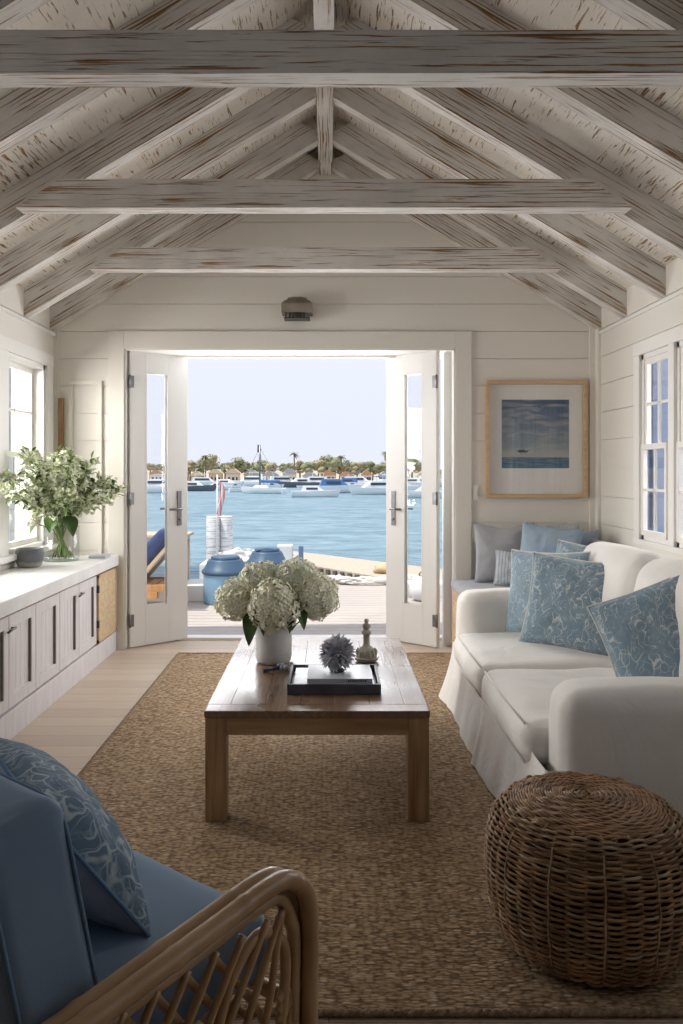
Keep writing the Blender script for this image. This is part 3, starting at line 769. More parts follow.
def book(x0, x1, y0, y1, z0, th, mt, label, rz, marks):
    cx, cy = (x0+x1)/2, (y0+y1)/2; e = empty('book', (cx, cy, z0), (0, 0, rz)); tag(e, label, 'book', 'books in the tray')
    X, Y = (x1-x0)/2, (y1-y0)/2
    m = MB(); m.box(-X, X, -Y, Y, 0, .003, bv=.001); m.box(-X, X, -Y, Y, th-.003, th, bv=.001); m.box(-X, X, -Y, -Y+.003, .003, th-.003); m.build('cover', mt, e)
    MB().box(-X+.005, X-.004, -Y+.004, Y-.005, .0031, th-.0031).build('pages', M['paper'], e)
    m = MB(); x = X*.25
    for k in range(9):
        ww = random.uniform(.004, .009)
        if x+ww > X*.88: break
        m.box(x, x+ww, -Y-.0006, -Y+.0001, th*.3, th*.7); x += ww+.003
    if marks: m.build('spine_marks', M['ink'], e)
    return e
book(-.145, .185, 3.262, 3.525, TZ+.0125, .026, M['cover_a'], 'lower large book lying in the charcoal tray', .0, True)
book(-.09, .178, 3.268, 3.50, TZ+.039, .018, M['cover_b'], 'upper silver-grey book on top of the other in the tray', .0, True)
PX, PY, PZ = .035, 3.39, TZ+.058
M['pom'] = mat('grey_feathery_petals', (.62,.62,.66), .85, col2=(.42,.43,.49), nscale=20)
e = empty('pompom_flower', (PX, PY, PZ)); tag(e, 'round grey feathery pompom flower sitting on the books in the tray', 'ornament')
m = MB(); rng = random.Random(5); R_ = .078
for i in range(420):
    z = 1-1.75*(i+.5)/420; th = i*2.39996; q = math.sqrt(max(0, 1-z*z)); d = Vector((q*math.cos(th), q*math.sin(th), z)); c0 = Vector((0,0,.074))
    d2 = (d+Vector((rng.uniform(-.25,.25), rng.uniform(-.25,.25), rng.uniform(-.2,.2)))).normalized()
    leaf(m, c0+d*R_*.55, d2, R_*.52*rng.uniform(.8,1.15), .017, 3, rng.uniform(-.1,.25))
m.v = [(x, y, max(z, .002)) for x, y, z in m.v]
m.build('petals', M['pom'], e); MB().blob((0,0,.072), R_*.62, 2, .05).build('core', M['pom'], e)
MB().lathe([(0,0),(.03,0),(.032,.006),(.02,.014),(.0,.016)], 20).build('foot', M['slate'], e)
M['stone'] = mat('weathered_cream_stone', (.50,.47,.40), .75, col2=(.36,.33,.28), nscale=22, bump=.4, bscale=60)
fx, fy = .178, 3.80
d_ = MB().lathe([(0,0),(.040,0),(.054,.008),(.058,.020),(.060,.022),(.056,.024),(.048,.014),(0,.010)], 32, (fx, fy, TZ+.001)).build('dish', M['ceramic'], origin=(fx, fy, TZ)); tag(d_, 'small pale footed dish under the turned stone finial', 'dish')
pr = [(0,0),(.034,0),(.044,.008),(.046,.022),(.043,.036),(.036,.046),(.024,.056),(.017,.062),(.0145,.075),(.0145,.110),(.017,.116),(.021,.120),(.021,.128),(.015,.132),(.012,.138),(.017,.146),(.019,.154),(.015,.162),(.008,.166),(.008,.170),(.0105,.176),(.0095,.184),(.0,.188)]
fo = MB().lathe([(r*1.08, z*1.02) for r, z in pr], 28, (fx, fy, TZ+.0125))
fo = fo.build('finial', M['stone'], origin=(fx, fy, TZ+.012)); tag(fo, 'turned cream stone finial standing on a small dish at the back right of the table', 'ornament')
m = MB()
for k in range(14):
    th = 2*PI*k/14; rr = .047
    m.tube([(rr*math.cos(th), rr*math.sin(th), .004+.012), ((rr+.003)*math.cos(th), (rr+.003)*math.sin(th), .024+.012), (rr*.9*math.cos(th), rr*.9*math.sin(th), .050)], .003, 5)
m.build('ribs', M['stone'], fo)
# knotted bead tie between vase and tray
M['bead'] = mat('grey_wood_beads', (.20,.20,.23), .5, col2=(.32,.31,.32), nscale=30)
M['navy'] = mat('navy_cord', (.03,.045,.10), .8)
e = empty('bead_garland', (-.222, 3.605, TZ)); tag(e, 'small garland of grey beads with a navy tassel lying beside the vase', 'ornament')
for k in range(11):
    th = 2*PI*k/11; r_ = .0125
    MB().blob((.035+.038*math.cos(th), .018+.030*math.sin(th), r_+.001+(k % 3)*.004), r_, 2, .01).build('bead', M['bead'], e)
m = MB(); m.tube([(0,0,.02), (-.02,-.01,.018), (-.03,-.012,.014)], .009, 8)
for k in range(12): m.tube([(-.03,-.012,.014), (-.065+random.uniform(-.01,.01), -.02+random.uniform(-.018,.018), .005+random.uniform(0,.012))], .0035, 5)
m.build('tassel', M['navy'], e)
# ================================================================== WICKER POUF
M['wick'] = mat('brown_wicker', (.36,.215,.115), .6, col2=(.18,.10,.05), nscale=14, spec=.3, bump=.3, bscale=120)
M['wick_l'] = mat('pale_wicker_strands', (.46,.35,.24), .6, col2=(.30,.20,.12), nscale=14)
M['wick_d'] = mat('dark_inside_of_wicker', (.035,.02,.012), .9)
QX, QY = .735, 2.27
pf = empty('wicker_pouf', (QX, QY, RT)); tag(pf, 'round brown woven wicker pouf on the rug in the right foreground', 'pouf')
prof = [(.205, .012), (.245, .03), (.266, .08), (.276, .14), (.281, .20), (.279, .26), (.270, .31), (.252, .352), (.222, .382), (.180, .400), (.12, .408), (.05, .410), (.008, .410)]
def prof_at(s):
    Ls = [0]
    for a, b in zip(prof, prof[1:]): Ls.append(Ls[-1]+math.hypot(b[0]-a[0], b[1]-a[1]))
    s *= Ls[-1]
    for i in range(len(prof)-1):
        if s <= Ls[i+1]+1e-9:
            k = (s-Ls[i])/(Ls[i+1]-Ls[i]); a, b = prof[i], prof[i+1]
            t_ = Vector((b[0]-a[0], b[1]-a[1])).normalized()
            return a[0]+(b[0]-a[0])*k, a[1]+(b[1]-a[1])*k, t_.y, -t_.x
    return prof[-1][0], prof[-1][1], 0, 1
NS = 38; mside = MB(); mlight = MB(); mtop = MB(); rows = 84; rng = random.Random(3)
LT = sum(math.hypot(b[0]-a[0], b[1]-a[1]) for a, b in zip(prof, prof[1:]))
for i in range(rows):
    s = (i+.5)/rows; r, z, nx, nz = prof_at(s); top = r < .215 and z > .3
    k = 190 if not top else max(24, int(190*r/.21))
    amp = .0066 if not top else .003; stakes = NS
    pts = []; w1 = rng.uniform(0, 6)
    for j in range(k):
        th = 2*PI*j/k; o = amp*math.cos(stakes/2*th+i*PI) if not top else amp*math.cos(max(4, int(stakes/2*r/.2))*th*1.0+i*PI)
        o += .0016*noise.noise(Vector((math.cos(th)*9, math.sin(th)*9, i*1.3)))*2
        dz = .0022*noise.noise(Vector((math.cos(th)*5+20, math.sin(th)*5, i*.9)))*2
        if top: dz = 0
        rr = r+nx*o; pts.append((rr*math.cos(th), rr*math.sin(th), z+nz*o+dz))
    dst = mtop if top else (mlight if (i % 13 == 4 or s > .62 and i % 2 == 0) else mside)
    dst.tube(pts, LT/rows*.54, 5, closed=True)
mside.build('woven_side', M['wick'], pf); mlight.build('pale_strands', M['wick_l'], pf); mtop.build('woven_top', M['wick'], pf)
m = MB()
for k in range(NS):
    th = 2*PI*(k+.5)/NS; pts = []
    for i in range(26):
        r, z, nx, nz = prof_at(.02+.66*i/25); pts.append(((r-.002)*math.cos(th), (r-.002)*math.sin(th), z))
    m.tube(pts, .0048, 5)
m.build('stakes', M['wick'], pf)
m = MB()
for k in range(0, NS, 3):
    th = 2*PI*(k+.5)/NS; m.tube([((r+.0045+.0015*math.sin(i*1.1+k))*math.cos(th+.004*math.sin(i*.7+k)), (r+.0045+.0015*math.sin(i*1.1+k))*math.sin(th+.004*math.sin(i*.7+k)), z) for i in range(26) for r, z, _, _ in (prof_at(.10+.50*i/25),)], .0026, 5)
m.build('pale_ribs', M['wick_l'], pf)
m = MB().lathe([(0, .006)]+[(max(0, r-.011), z-.006) for r, z in prof], 48); m.build('core', M['wick_d'], pf)
m = MB().lathe([(0, 0), (.205, 0), (.215, .008), (.212, .02), (.19, .018), (0, .014)], 40); m.build('base_ring', M['wick'], pf)
# ================================================================== RATTAN ARMCHAIR
M['cane'] = mat('honey_rattan', (.46,.30,.16), .38, col2=(.33,.20,.095), nscale=7, stretch=(1,1,1), spec=.5, coat=.15)
M['cane_d'] = mat('dark_rattan_binding', (.16,.085,.04), .5)
CH = (-.344, 1.806, 0); ca = math.atan2(.78, .62)
ch = empty('rattan_armchair', (CH[0], CH[1], 0), (0, 0, ca)); tag(ch, 'rattan armchair with bent poles and blue cushions in the left foreground', 'armchair')
m = MB(); m.puff(.285, .305, .068, .045, 16, bulge=(.006,.004,.014), nz=.006, seed=4, M=Matrix.Translation((-.283, 0, .392))); sc_o = m.build('seat_cushion', M['blue_cloth'], ch)
def crom(pts, n=8):
    P = [Vector(p) for p in pts]; P = [P[0]*2-P[1]]+P+[P[-1]*2-P[-2]]; out = []
    for i in range(1, len(P)-2):
        for k in range(n):
            t_ = k/n; a, b, c, d = P[i-1:i+3]
            out.append(.5*((2*b)+(c-a)*t_+(2*a-5*b+4*c-d)*t_*t_+(3*b-a-3*c+d)*t_**3))
    out.append(P[-2]); return out
def bamboo(mb, pts, r, n=8, nodes=.16):
    pts = crom(pts, 16); L = 0; R = []; nxt = nodes*.6
    for i, p in enumerate(pts):
        if i: L += (p-pts[i-1]).length
        k = r
        if L > nxt: k = r*1.09; nxt += nodes
        R.append(k)
    mb.tube(pts, R, 10); return mb
for sd in (-1, 1):
    arm_o = None
    for q, (yo, dz, dx, r) in enumerate(((.335, .0, .0, .0175), (.369, .003, .005, .0185), (.352, -.034, -.024, .014))):
        y = sd*yo
        pts = [(-.74, y, .50+dz), (-.5, y, .520+dz), (-.25, y, .545+dz), (-.09, y, .560+dz), (-.03+dx*.5, y, .548+dz), (.012+dx, y, .50+dz*1.2), (.022+dx, y, .42), (.020+dx, y, .30), (.018+dx, y, .15), (.016+dx, y, .012 if q != 2 else .10)]
        m = bamboo(MB(), pts, r); o = m.build('arm_pole', M['cane'], ch)
    # inner arch loop inside the front of the arm
    y = sd*.352
    m = bamboo(MB(), [(-.235, y, .13), (-.22, y, .30), (-.185, y, .41), (-.12, y, .47), (-.065, y, .46), (-.03, y, .41), (-.03, y, .33), (-.055, y, .23), (-.105, y, .13)], .011)
    m.build('arch_loop', M['cane'], ch)
    m = MB()     # lattice of crossed thin canes between rail and arm
    for k in range(9):
        x0 = -.72+.066*k; x2 = min(x0+.235, -.05)
        bamboo(m, [(x0, y-.010, .13), (x0+.10, y-.006, .30), (x2, y-.010, .50)], .0075, nodes=.1)
        bamboo(m, [(min(x0+.22, -.03), y+.010, .13), (x0+.11, y+.012, .30), (x0-.02, y+.010, .48)], .0075, nodes=.1)
    m.build('arm_lattice', M['cane'], ch)
    m = MB()     # curled fillers at the bottom of the arch
    for k in range(4):
        a0 = .02*k
        m.tube(crom([(-.02-a0, y, .14+a0), (.01-a0*.8, y, .22+a0), (.015-a0*.6, y, .28+a0*.6), (-.01-a0*.3, y, .31+a0*.4), (-.05, y, .26+a0)]), .008, 6)
    m.build('curled_canes', M['cane'], ch)
    bamboo(MB(), [(-.72, y, .125), (-.35, y, .12), (.05, y, .12)], .015).build('side_rail', M['cane'], ch)
    bamboo(MB(), [(-.64, sd*.33, .012), (-.655, sd*.33, .30), (-.70, sd*.325, .60), (-.76, sd*.30, .90)], .019).build('back_leg', M['cane'], ch)
    m = MB()
    for z in (.555, .30):
        for j in range(4): m.tube([(.052+(.031 if False else .0)+.029*math.cos(t2), sd*.354+.052*math.sin(t2), z-.05+.010*j) for t2 in [2*PI*i/18 for i in range(18)]], .0045, 5, closed=True) if z < 0 else None
    if m.v: m.build('cane_binding', M['cane_d'], ch)
m = bamboo(MB(), [(-.005, -.33, .295), (-.005, 0, .295), (-.005, .33, .295)], .016); m.build('front_rail', M['cane'], ch)
m = bamboo(MB(), [(.04, -.33, .12), (.045, 0, .11), (.04, .33, .12)], .014); m.build('front_stretcher', M['cane'], ch)
bamboo(MB(), [(-.65, -.33, .295), (-.655, 0, .295), (-.65, .33, .295)], .016).build('rear_rail', M['cane'], ch)
bamboo(MB(), [(-.76, -.30, .90), (-.79, -.16, .97), (-.80, 0, .985), (-.79, .16, .97), (-.76, .30, .90)], .019).build('back_rail', M['cane'], ch)
m = MB()
for k in range(9):
    y = -.26+.065*k; bamboo(m, [(-.655, y, .30), (-.70, y, .60), (-.785, y*.95, .955)], .007)
m.build('back_slats', M['cane'], ch)
m = MB()
for k in range(7): bamboo(m, [(-.64+.09*k, -.33, .305), (-.64+.09*k, .33, .305)], .008)
m.build('seat_slats', M['cane'], ch)
# back cushion: boxed, with welts round both faces
tilt = -.20
BM = Matrix.Translation((-.505, 0, .632)) @ Matrix.Rotation(tilt, 4, 'Y')
m = MB(); m.puff(.078, .285, .190, .030, 14, bulge=(.012, 0, 0), nz=.004, seed=9, M=BM); bc = m.build('back_cushion', M['blue_cloth'], ch)
for xx in (-.066, .066):
    pts = []
    yy, zz_ = .275, .180
    for k in range(48):
        a = 2*PI*k/48; c_, s_ = math.cos(a), math.sin(a)
        pts.append(BM @ Vector((xx, math.copysign(abs(c_)**.22, c_)*yy*1.02, math.copysign(abs(s_)**.22, s_)*zz_*1.02)))
    MB().tube(pts, .005, 6, closed=True).build('welt', M['piping_blue'], bc)
# loose patterned pillow on the chair
Lv = Vector((-math.sin(ca), math.cos(ca), 0)); Fv = Vector((math.cos(ca), math.sin(ca), 0))
pc = Vector((CH[0], CH[1], .612))+Fv*(-.26)+Lv*.06
pillow('throw_pillow', .44, .38, .18, M['floral_dark'], pc, ca+PI/2-.30, .62, .03, 'deep blue patterned pillow with a grey back, leaning on the cushions of the rattan armchair', None, 33, M['piping_blue'], back=M['plain_back'])

# ================================================================== LEFT CABINET RUN
KX = -1.59; KZ = .632
def part(mb, name, m_, par, O): mb.v = [(x-O[0], y-O[1], z-O[2]) for x, y, z in mb.v]; return mb.build(name, m_, par)
ybs = [2.10, 2.50, 2.86, 3.24, 3.61, 3.975, 4.34, 4.725, 5.09, 5.475]
pairs = [(2.10, 2.86), (2.86, 3.61), (3.61, 4.34), (4.34, 4.725), (4.725, 5.475)]
desc = ['nearest the viewer', 'second nearest the viewer', 'at the left edge of the frame, its handle just in view', 'single door one in the middle of the row', 'two-door one next to the cane-front section']
hand = {3.975: 1, 5.09: 1, 3.24: 1, 2.5: 1}
for (a, b), ds in zip(pairs, desc):
    O = (-1.83, (a+b)/2, 0); e = empty('base_cabinet', O); tag(e, 'grey-washed built-in base cabinet, '+ds, 'cabinet', 'base cabinets under the long white counter')
    part(MB().box(XL+.02, KX-.022, a+.001, b-.001, .145, KZ), 'cabinet_body', M['cab'], e, O)
    ds_ = [y for y in ybs if a <= y <= b]
    for p, q in zip(ds_, ds_[1:]):
        dm = MB(); g_ = .003; s_ = .062; x0, x1 = KX-.021, KX
        z0, z1 = .155, KZ-.012
        dm.box(x0, x1, p+g_, p+s_, z0, z1, bv=.0015); dm.box(x0, x1, q-s_, q-g_, z0, z1, bv=.0015)
        dm.box(x0, x1, p+s_, q-s_, z0, z0+s_, bv=.0015); dm.box(x0, x1, p+s_, q-s_, z1-s_, z1, bv=.0015)
        for k in range(4):
            ya = p+s_+(q-p-2*s_)*k/4; dm.box(x0, x0+.007, ya+.001, ya+(q-p-2*s_)/4-.001, z0+s_, z1-s_)
        dr = part(dm, 'cabinet_door', M['cab'], e, O)
        # shade painted as a dark strip inside the recess, at the frame's far side
        ed = MB().box(x0+.006, x1-.002, q-s_-.010, q-s_+.0005, z0+s_, z1-s_); part(ed, 'recess_shadow_strip', M['cab_shade'], dr, (0,0,0)).location = (-O[0], -O[1], 0)
    for y in ds_[1:-1] if len(ds_) > 2 else [a+.035]:
        if y < 4.3 or y > 4.8:
            h = MB(); zc = .555
            h.tube([(KX+.001, y+.03, zc), (KX+.022, y+.03, zc)], .005, 8); h.tube([(KX+.022, y+.035, zc), (KX+.024, y-.02, zc), (KX+.022, y-.065, zc-.006)], .0055, 8)
            part(h, 'cabinet_handle', M['metal'], e, O)
O = (-1.83, 5.73, 0); e = empty('base_cabinet', O); tag(e, 'base cabinet with a tan woven cane door, at the far end of the row', 'cabinet', 'base cabinets under the long white counter')
part(MB().box(XL+.02, KX-.022, 5.476, 5.95, .145, KZ), 'cabinet_body', M['cab'], e, O)
dm = MB(); p, q, z0, z1 = 5.485, 5.945, .155, KZ-.012
dm.box(KX-.021, KX+.012, p, p+.018, z0, z1); dm.box(KX-.021, KX+.012, q-.018, q, z0, z1); dm.box(KX-.021, KX+.012, p, q, z0, z0+.018); dm.box(KX-.021, KX+.012, p, q, z1-.018, z1)
dr = part(dm, 'cabinet_door', M['oak'], e, O)
part(MB().box(KX-.015, KX+.009, p+.018, q-.018, z0+.018, z1-.018), 'cane_panel', M['rattan_panel'], dr, (0,0,0)).location = (-O[0], -O[1], 0)
h = MB()
for z in (.26, .50): part(MB().box(KX-.002, KX+.016, p-.008, p+.008, z, z+.05), 'hinge', M['metal'], e, O)
m = MB().box(XL+.005, KX+.004, 2.06, 5.972, 0, .142, bv=.004); m.build('plinth', M['cab'], origin=(-1.8, 4, 0)); pl_ = bpy.data.objects['plinth']; tag(pl_, 'plain painted plinth running along the floor under the base cabinets', 'plinth')
m = MB().box(XL+.005, KX+.022, 2.04, 5.972, KZ+.002, .710, bv=.008); ct = m.build('countertop', M['counter'], origin=(-1.8, 4, .63)); tag(ct, 'long pale stone countertop under the left windows', 'countertop')
CZ = .711
# dark pot
m = MB().lathe([(0,0),(.060,0),(.076,.012),(.086,.045),(.089,.085),(.084,.118),(.078,.122),(.072,.118),(.070,.02),(0,.015)], 36, (-1.955, 5.22, CZ))
t = NT('banded_stoneware', .55, .3); sx_ = t.N('SeparateXYZ'); t.n.links.new(t.tc.outputs['Object'], sx_.inputs[0])
nz = t.noise(14, (1,1,1), 4); zz3 = t.math('ADD', sx_.outputs['Z'], t.math('MULTIPLY', t.math('SUBTRACT', nz, .5), .06))
t.col(t.mix(t.rng(zz3, .030, .045), (.33,.31,.27), t.mix(nz, (.085,.09,.10), (.16,.165,.18))))
po = m.build('stoneware_bowl', t.m, origin=(-1.955, 5.22, CZ)); tag(po, 'small dark grey stoneware bowl on the counter in front of the glass vase', 'bowl')
# pale tray/book behind
m = MB().box(-1.72, -1.60, 5.72, 5.86, CZ, CZ+.018, bv=.004); o = m.build('soap_dish', M['cover_b'], origin=(-1.66, 5.79, CZ)); tag(o, 'small flat pale grey dish at the far end of the counter', 'dish')
# glass vase
GX, GY = -1.875, 5.60
vg = empty('glass_vase', (GX, GY, CZ)); tag(vg, 'clear glass cylinder vase holding blossom branches on the left counter', 'vase')
MB().lathe([(.118, .002), (.122, .02), (.122, .235)], 40).build('glass_body', M['vase_glass'], vg)
MB().lathe([(0, .001), (.118, .001), (.118, .012), (0, .012)], 40).build('glass_base', M['vase_glass'], vg)
MB().lathe([(.122, .233), (.1235, .236), (.122, .239), (.1205, .236), (.122, .233)], 40).build('glass_rim', M['vase_glass'], vg)
# blossom branches
M['blossom'] = mat('white_blossom', (.80,.80,.68), .7, col2=(.66,.72,.48), nscale=20)
rng = random.Random(12)
tips = [(-.12,-.62,.42), (-.05,-.45,.55), (.0,-.1,.60), (.12,-.15,.56), (.22,-.05,.50), (.34,-.02,.40), (.42,-.06,.30), (.36,-.28,.24), (.30,.06,.32), (-.02,.08,.48), (-.08,-.35,.40), (.05,-.42,.40), (.16,-.34,.46), (-.06,-.75,.30), (.22,-.5,.26), (-.1,-.3,.58), (.1,.02,.42), (.0,-.55,.28)]
pl_desc = ['arching left past the window post', 'tall one left of the middle', 'tallest one in the middle', 'tall one right of the middle', 'upright to the right', 'spreading right, high up', 'reaching furthest right', 'hanging low on the right', 'at the back on the right', 'at the back in the middle', 'low on the left', 'at the front, lower middle', 'at the front, leaning right', 'reaching furthest left', 'low at the front right', 'high on the left', 'short one in the middle', 'low at the front left']
for i, (dx, dy, dz) in enumerate(tips):
    foot = Vector((rng.uniform(-.07,.07), rng.uniform(-.07,.07), .016)); neck = Vector((-foot.x*.5+dx*.10, -foot.y*.5+dy*.10, .225)); tip = Vector((dx, dy, .22+dz*.88))
    if GX+tip.x < XL+.05 and (GY+tip.y > 5.7): tip.x = XL+.08-GX
    e = empty('blossom_branch', (GX, GY, CZ)); tag(e, 'leafy white-blossom branch in the clear glass vase, '+pl_desc[i], 'branch', 'blossom branches in the glass vase')
    mid = neck.lerp(tip, .5)+Vector((0, 0, .04)); path = crom([foot, neck, mid, tip], 6)
    m = MB(); m.tube(path, [.0048-.003*k/len(path) for k in range(len(path))], 6)
    lf = MB(); bl = MB(); dk = MB(); up = [p for p in path if p.z > .27]
    for k in range(50):
        p = up[min(len(up)-1, int(rng.random()**.7*len(up)))]
        d = Vector((rng.uniform(-1,1), rng.uniform(-1,1), rng.uniform(-.3,1))).normalized(); q = p+d*rng.uniform(.02,.085)
        if GX+q.x < XL+.03 and GY+q.y > 5.7: q.x = XL+.05-GX
        m.tube([p, q], .0014, 4, caps=False)
        leaf(lf if rng.random() < .72 else dk, q-d*.02, d+Vector((0,0,rng.uniform(-.4,.3))), rng.uniform(.045,.08), rng.uniform(.020,.034), 4, .2)
        if rng.random() < .75:
            for z_ in range(4):
                qq = q+Vector((rng.uniform(-.02,.02), rng.uniform(-.02,.02), rng.uniform(-.02,.02))); floret(bl, qq, Vector((rng.uniform(-1,1), rng.uniform(-1,.2), rng.uniform(-.3,1))), rng.uniform(.013,.022), rng)
    m.build('stem', M['stem'], e); lf.build('leaves', M['leaf_light'], e)
    if dk.v: dk.build('dark_leaves', M['leaf'], e)
    if bl.v: bl.build('blossoms', M['blossom'], e)
for (x, y, z, r, lb) in ((-.02,-.14,.385,.062,'large white round bloom at the front of the glass vase'), (-.16+.02,-.16,.30,.055,'large white round bloom low on the left of the glass vase'), (.03,-.10,.56,.045,'pointed pale green bloom at the top of the glass vase')):
    e = empty('white_bloom', (GX+x, GY+y, CZ+z)); tag(e, lb, 'flower', 'round blooms in the glass vase'); m = MB(); N = 150
    for i in range(N):
        zz2 = 1-2*(i+.5)/N; th = i*2.4; q = math.sqrt(1-zz2*zz2); d = Vector((q*math.cos(th), q*math.sin(th), zz2)); floret(m, d*r*rng.uniform(.85,1.05), d, .015, rng)
    m.build('bloom', M['petal_w'], e); MB().blob((0,0,0), r*.85, 2, .05).build('bloom_core', M['petal_w'], e); MB().tube([(0,0,-r*.5), (-x*.7, -y*.7, -z+.225), (-x*1.2, -y*1.2, -z+.02)], .004, 6).build('stem', M['stem'], e)
for k, (dx, dy, L) in enumerate(((-.10,-.10,.15), (.09,-.12,.16), (.0,-.16,.13))):
    e = empty('broad_leaf', (GX, GY, CZ)); tag(e, ['broad green leaf drooping over the vase rim on the left', 'broad green leaf drooping over the vase rim on the right', 'broad green leaf drooping over the front of the vase rim'][k], 'leaf', 'broad leaves at the vase rim')
    m = MB(); leaf(m, (dx*.9, dy*.9, .315), (dx, dy, -.09), L*.8, .10, 10, .55); m.build('blade', M['leaf'], e)
    MB().tube([(dx*.9, dy*.9, .315), (dx*.3, dy*.3, .23), (-dx*.2, -dy*.2, .03)], .003, 5).build('stem', M['stem'], e)
# narrow wooden wall mirror seen at the corner
m = MB().box(-2.025, -1.985, 5.972, 5.998, 1.42, 1.88, bv=.003); o = m.build('wooden_wall_strip', M['table'], origin=(-2.0, 5.99, 1.42)); tag(o, 'narrow brown wooden strip hung on the far wall in the left corner', 'wall decoration')
# ================================================================== PICTURE, SWITCHES, SCONCE
fx0, fx1, fz0, fz1 = 1.172, 1.925, 1.135, 2.01
pic = empty('framed_picture', ((fx0+fx1)/2, 5.98, fz0)); tag(pic, 'oak framed seascape print with a wide white mat on the far wall', 'picture')
O = ((fx0+fx1)/2, 5.98, fz0)
m = MB(); b_ = .028; y0, y1 = 5.955, 5.9985
m.box(fx0, fx0+b_, y0, y1, fz0, fz1, bv=.002); m.box(fx1-b_, fx1, y0, y1, fz0, fz1, bv=.002); m.box(fx0+b_, fx1-b_, y0, y1, fz0, fz0+b_, bv=.002); m.box(fx0+b_, fx1-b_, y0, y1, fz1-b_, fz1, bv=.002)
part(m, 'frame', M['oak'], pic, O)
M['mat'] = mat('mat_board', (.86,.84,.81), .9)
part(MB().box(fx0+b_, fx1-b_, 5.985, 5.994, fz0+b_, fz1-b_), 'mat_board', M['mat'], pic, O)
ix0, ix1, iz0, iz1 = 1.292, 1.795, 1.356, 1.868
t = NT('seascape_print', .8, .1); sx_ = t.N('SeparateXYZ'); t.n.links.new(t.tc.outputs['Object'], sx_.inputs[0])
z = sx_.outputs['Z']; cl = t.noise(4.5, (1,1,5), 6, .6, .6)
za = iz0-fz0
sky = t.mix(t.rng(z, za+.12, za+.5), (.27,.32,.35), (.05,.11,.21)); sky = t.mix(t.rng(cl, .45, .62, 0, .8), sky, (.36,.37,.39))
sea = t.mix(t.rng(t.noise(6, (1,1,18), 4), .4, .65), (.045,.12,.21), (.16,.25,.33))
glow = t.mix(t.rng(z, za+.16, za+.10), sky, (.40,.41,.38))
t.col(t.mix(t.rng(z, za+.082, za+.080), glow, sea)); M['print'] = t.m
pr_ = part(MB().box(ix0, ix1, 5.982, 5.9848, iz0, iz1), 'print', M['print'], pic, O)
m = MB(); bx, bz = 1.45, iz0+.125
m.prism([(bx-.045, bz+.008), (bx-.03, bz-.008), (bx+.03, bz-.008), (bx+.05, bz+.012), (bx+.02, bz+.004), (bx+.012, bz+.014), (bx-.02, bz+.012)], 'y', 5.9808, 5.982)
part(m, 'painted_boat', M['ink'], pic, O)
part(MB().box(fx0+b_, fx1-b_, 5.968, 5.970, fz0+b_, fz1-b_), 'glazing', M['glass'], pic, O)
for x, z, w_, h_, lb, n_ in ((1.095, 1.175, .045, .11, 'small white light switch plate left of the framed picture', 1), (1.115, .865, .085, .13, 'white double switch plate on the far wall above the bench', 2)):
    e = empty('switch_plate', (x, 5.99, z)); tag(e, lb, 'switch', 'wall switches')
    MB().box(-w_/2, w_/2, -.002, .006, -h_/2, h_/2, bv=.002).build('plate', M['white'], e)
    for k in range(n_):
        c_ = (k-(n_-1)/2)*.04; MB().box(c_-.012, c_+.012, -.006, -.002, -.03, .03, bv=.001).build('rocker', M['white'], e)
M['bronze'] = mat('aged_bronze', (.30,.27,.22), .5, metal=.2, col2=(.20,.175,.14), nscale=9)
e = empty('wall_light', (-.235, 5.99, 2.53)); tag(e, 'aged bronze stepped wall light centred above the doorway', 'wall light')
def stepbox(z0, z1, w0, w1, d0, d1): 
    return MB().add([(-w0,-d0,z0),(w0,-d0,z0),(w0,.008,z0),(-w0,.008,z0),(-w1,-d1,z1),(w1,-d1,z1),(w1,.008,z1),(-w1,.008,z1)], [(0,3,2,1),(4,5,6,7),(0,1,5,4),(1,2,6,5),(2,3,7,6),(3,0,4,7)])
m = MB()
for args in ((-.035, .03, .112, .112, .16, .16), (.03, .062, .112, .085, .16, .12), (.062, .085, .075, .068, .10, .09), (.085, .098, .045, .04, .06, .055)):
    s_ = stepbox(*args); m.add(s_.v, s_.f)
m.build('hood', M['bronze'], e)
m = MB()
for k in range(6): m.box(-.085+.0265*k, -.073+.0265*k, -.14, -.13, -.07, -.035)
m.box(-.095, .095, -.15, -.02, -.078, -.070); m.build('lamp_cage', M['metal'], e)
MB().box(-.07, .07, -.12, -.03, -.068, -.036, bv=.01).build('lamp_diffuser', mat('frosted_glass', (.45,.45,.42), .5), e)
# ================================================================== OUTSIDE
t = NT('weathered_deck', .7, .25); g1 = t.noise(8, (.5,9,1), 5, .3); g2 = t.noise(1.1, (1,1,1), 3)
t.col(t.mix(t.rng(g1, .3, .75, 0, .6), t.mix(t.rng(g2, .35, .65), (.50,.455,.42), (.43,.39,.365)), (.30,.26,.235))); t.bump(g1, .1); M['deck'] = t.m
M['kerb'] = mat('white_painted_timber', (.66,.65,.63), .6)
m = MB(); y = 6.43; DK = -.035
while y < 8.95:
    m.box(-6, 6.5, y, y+.135, DK-.03, DK); y += .141
while y < 9.9:
    m.box(-.9, 6.5, y, y+.135, DK-.03, DK); y += .141
m.box(-6, 6.5, 6.43, 8.9, -.2, DK-.031); m.box(-.9, 6.5, 8.9, 9.85, -.2, DK-.031)
dk = struct(m, 'floor_deck', M['deck'])
m = MB().box(-6, -.9, 8.95, 9.05, -.35, .01, bv=.01); m.box(-1.0, -.9, 9.05, 9.9, -.35, .0, bv=.01); struct(m, 'trim_12', M['kerb'])
# raised step block on the left
m = MB().box(-2.6, -1.24, 8.35, 8.9, DK, .13, bv=.01); o = m.build('deck_step', M['kerb'], origin=(-1.9, 8.6, DK)); tag(o, 'low white painted step at the left edge of the deck', 'step')
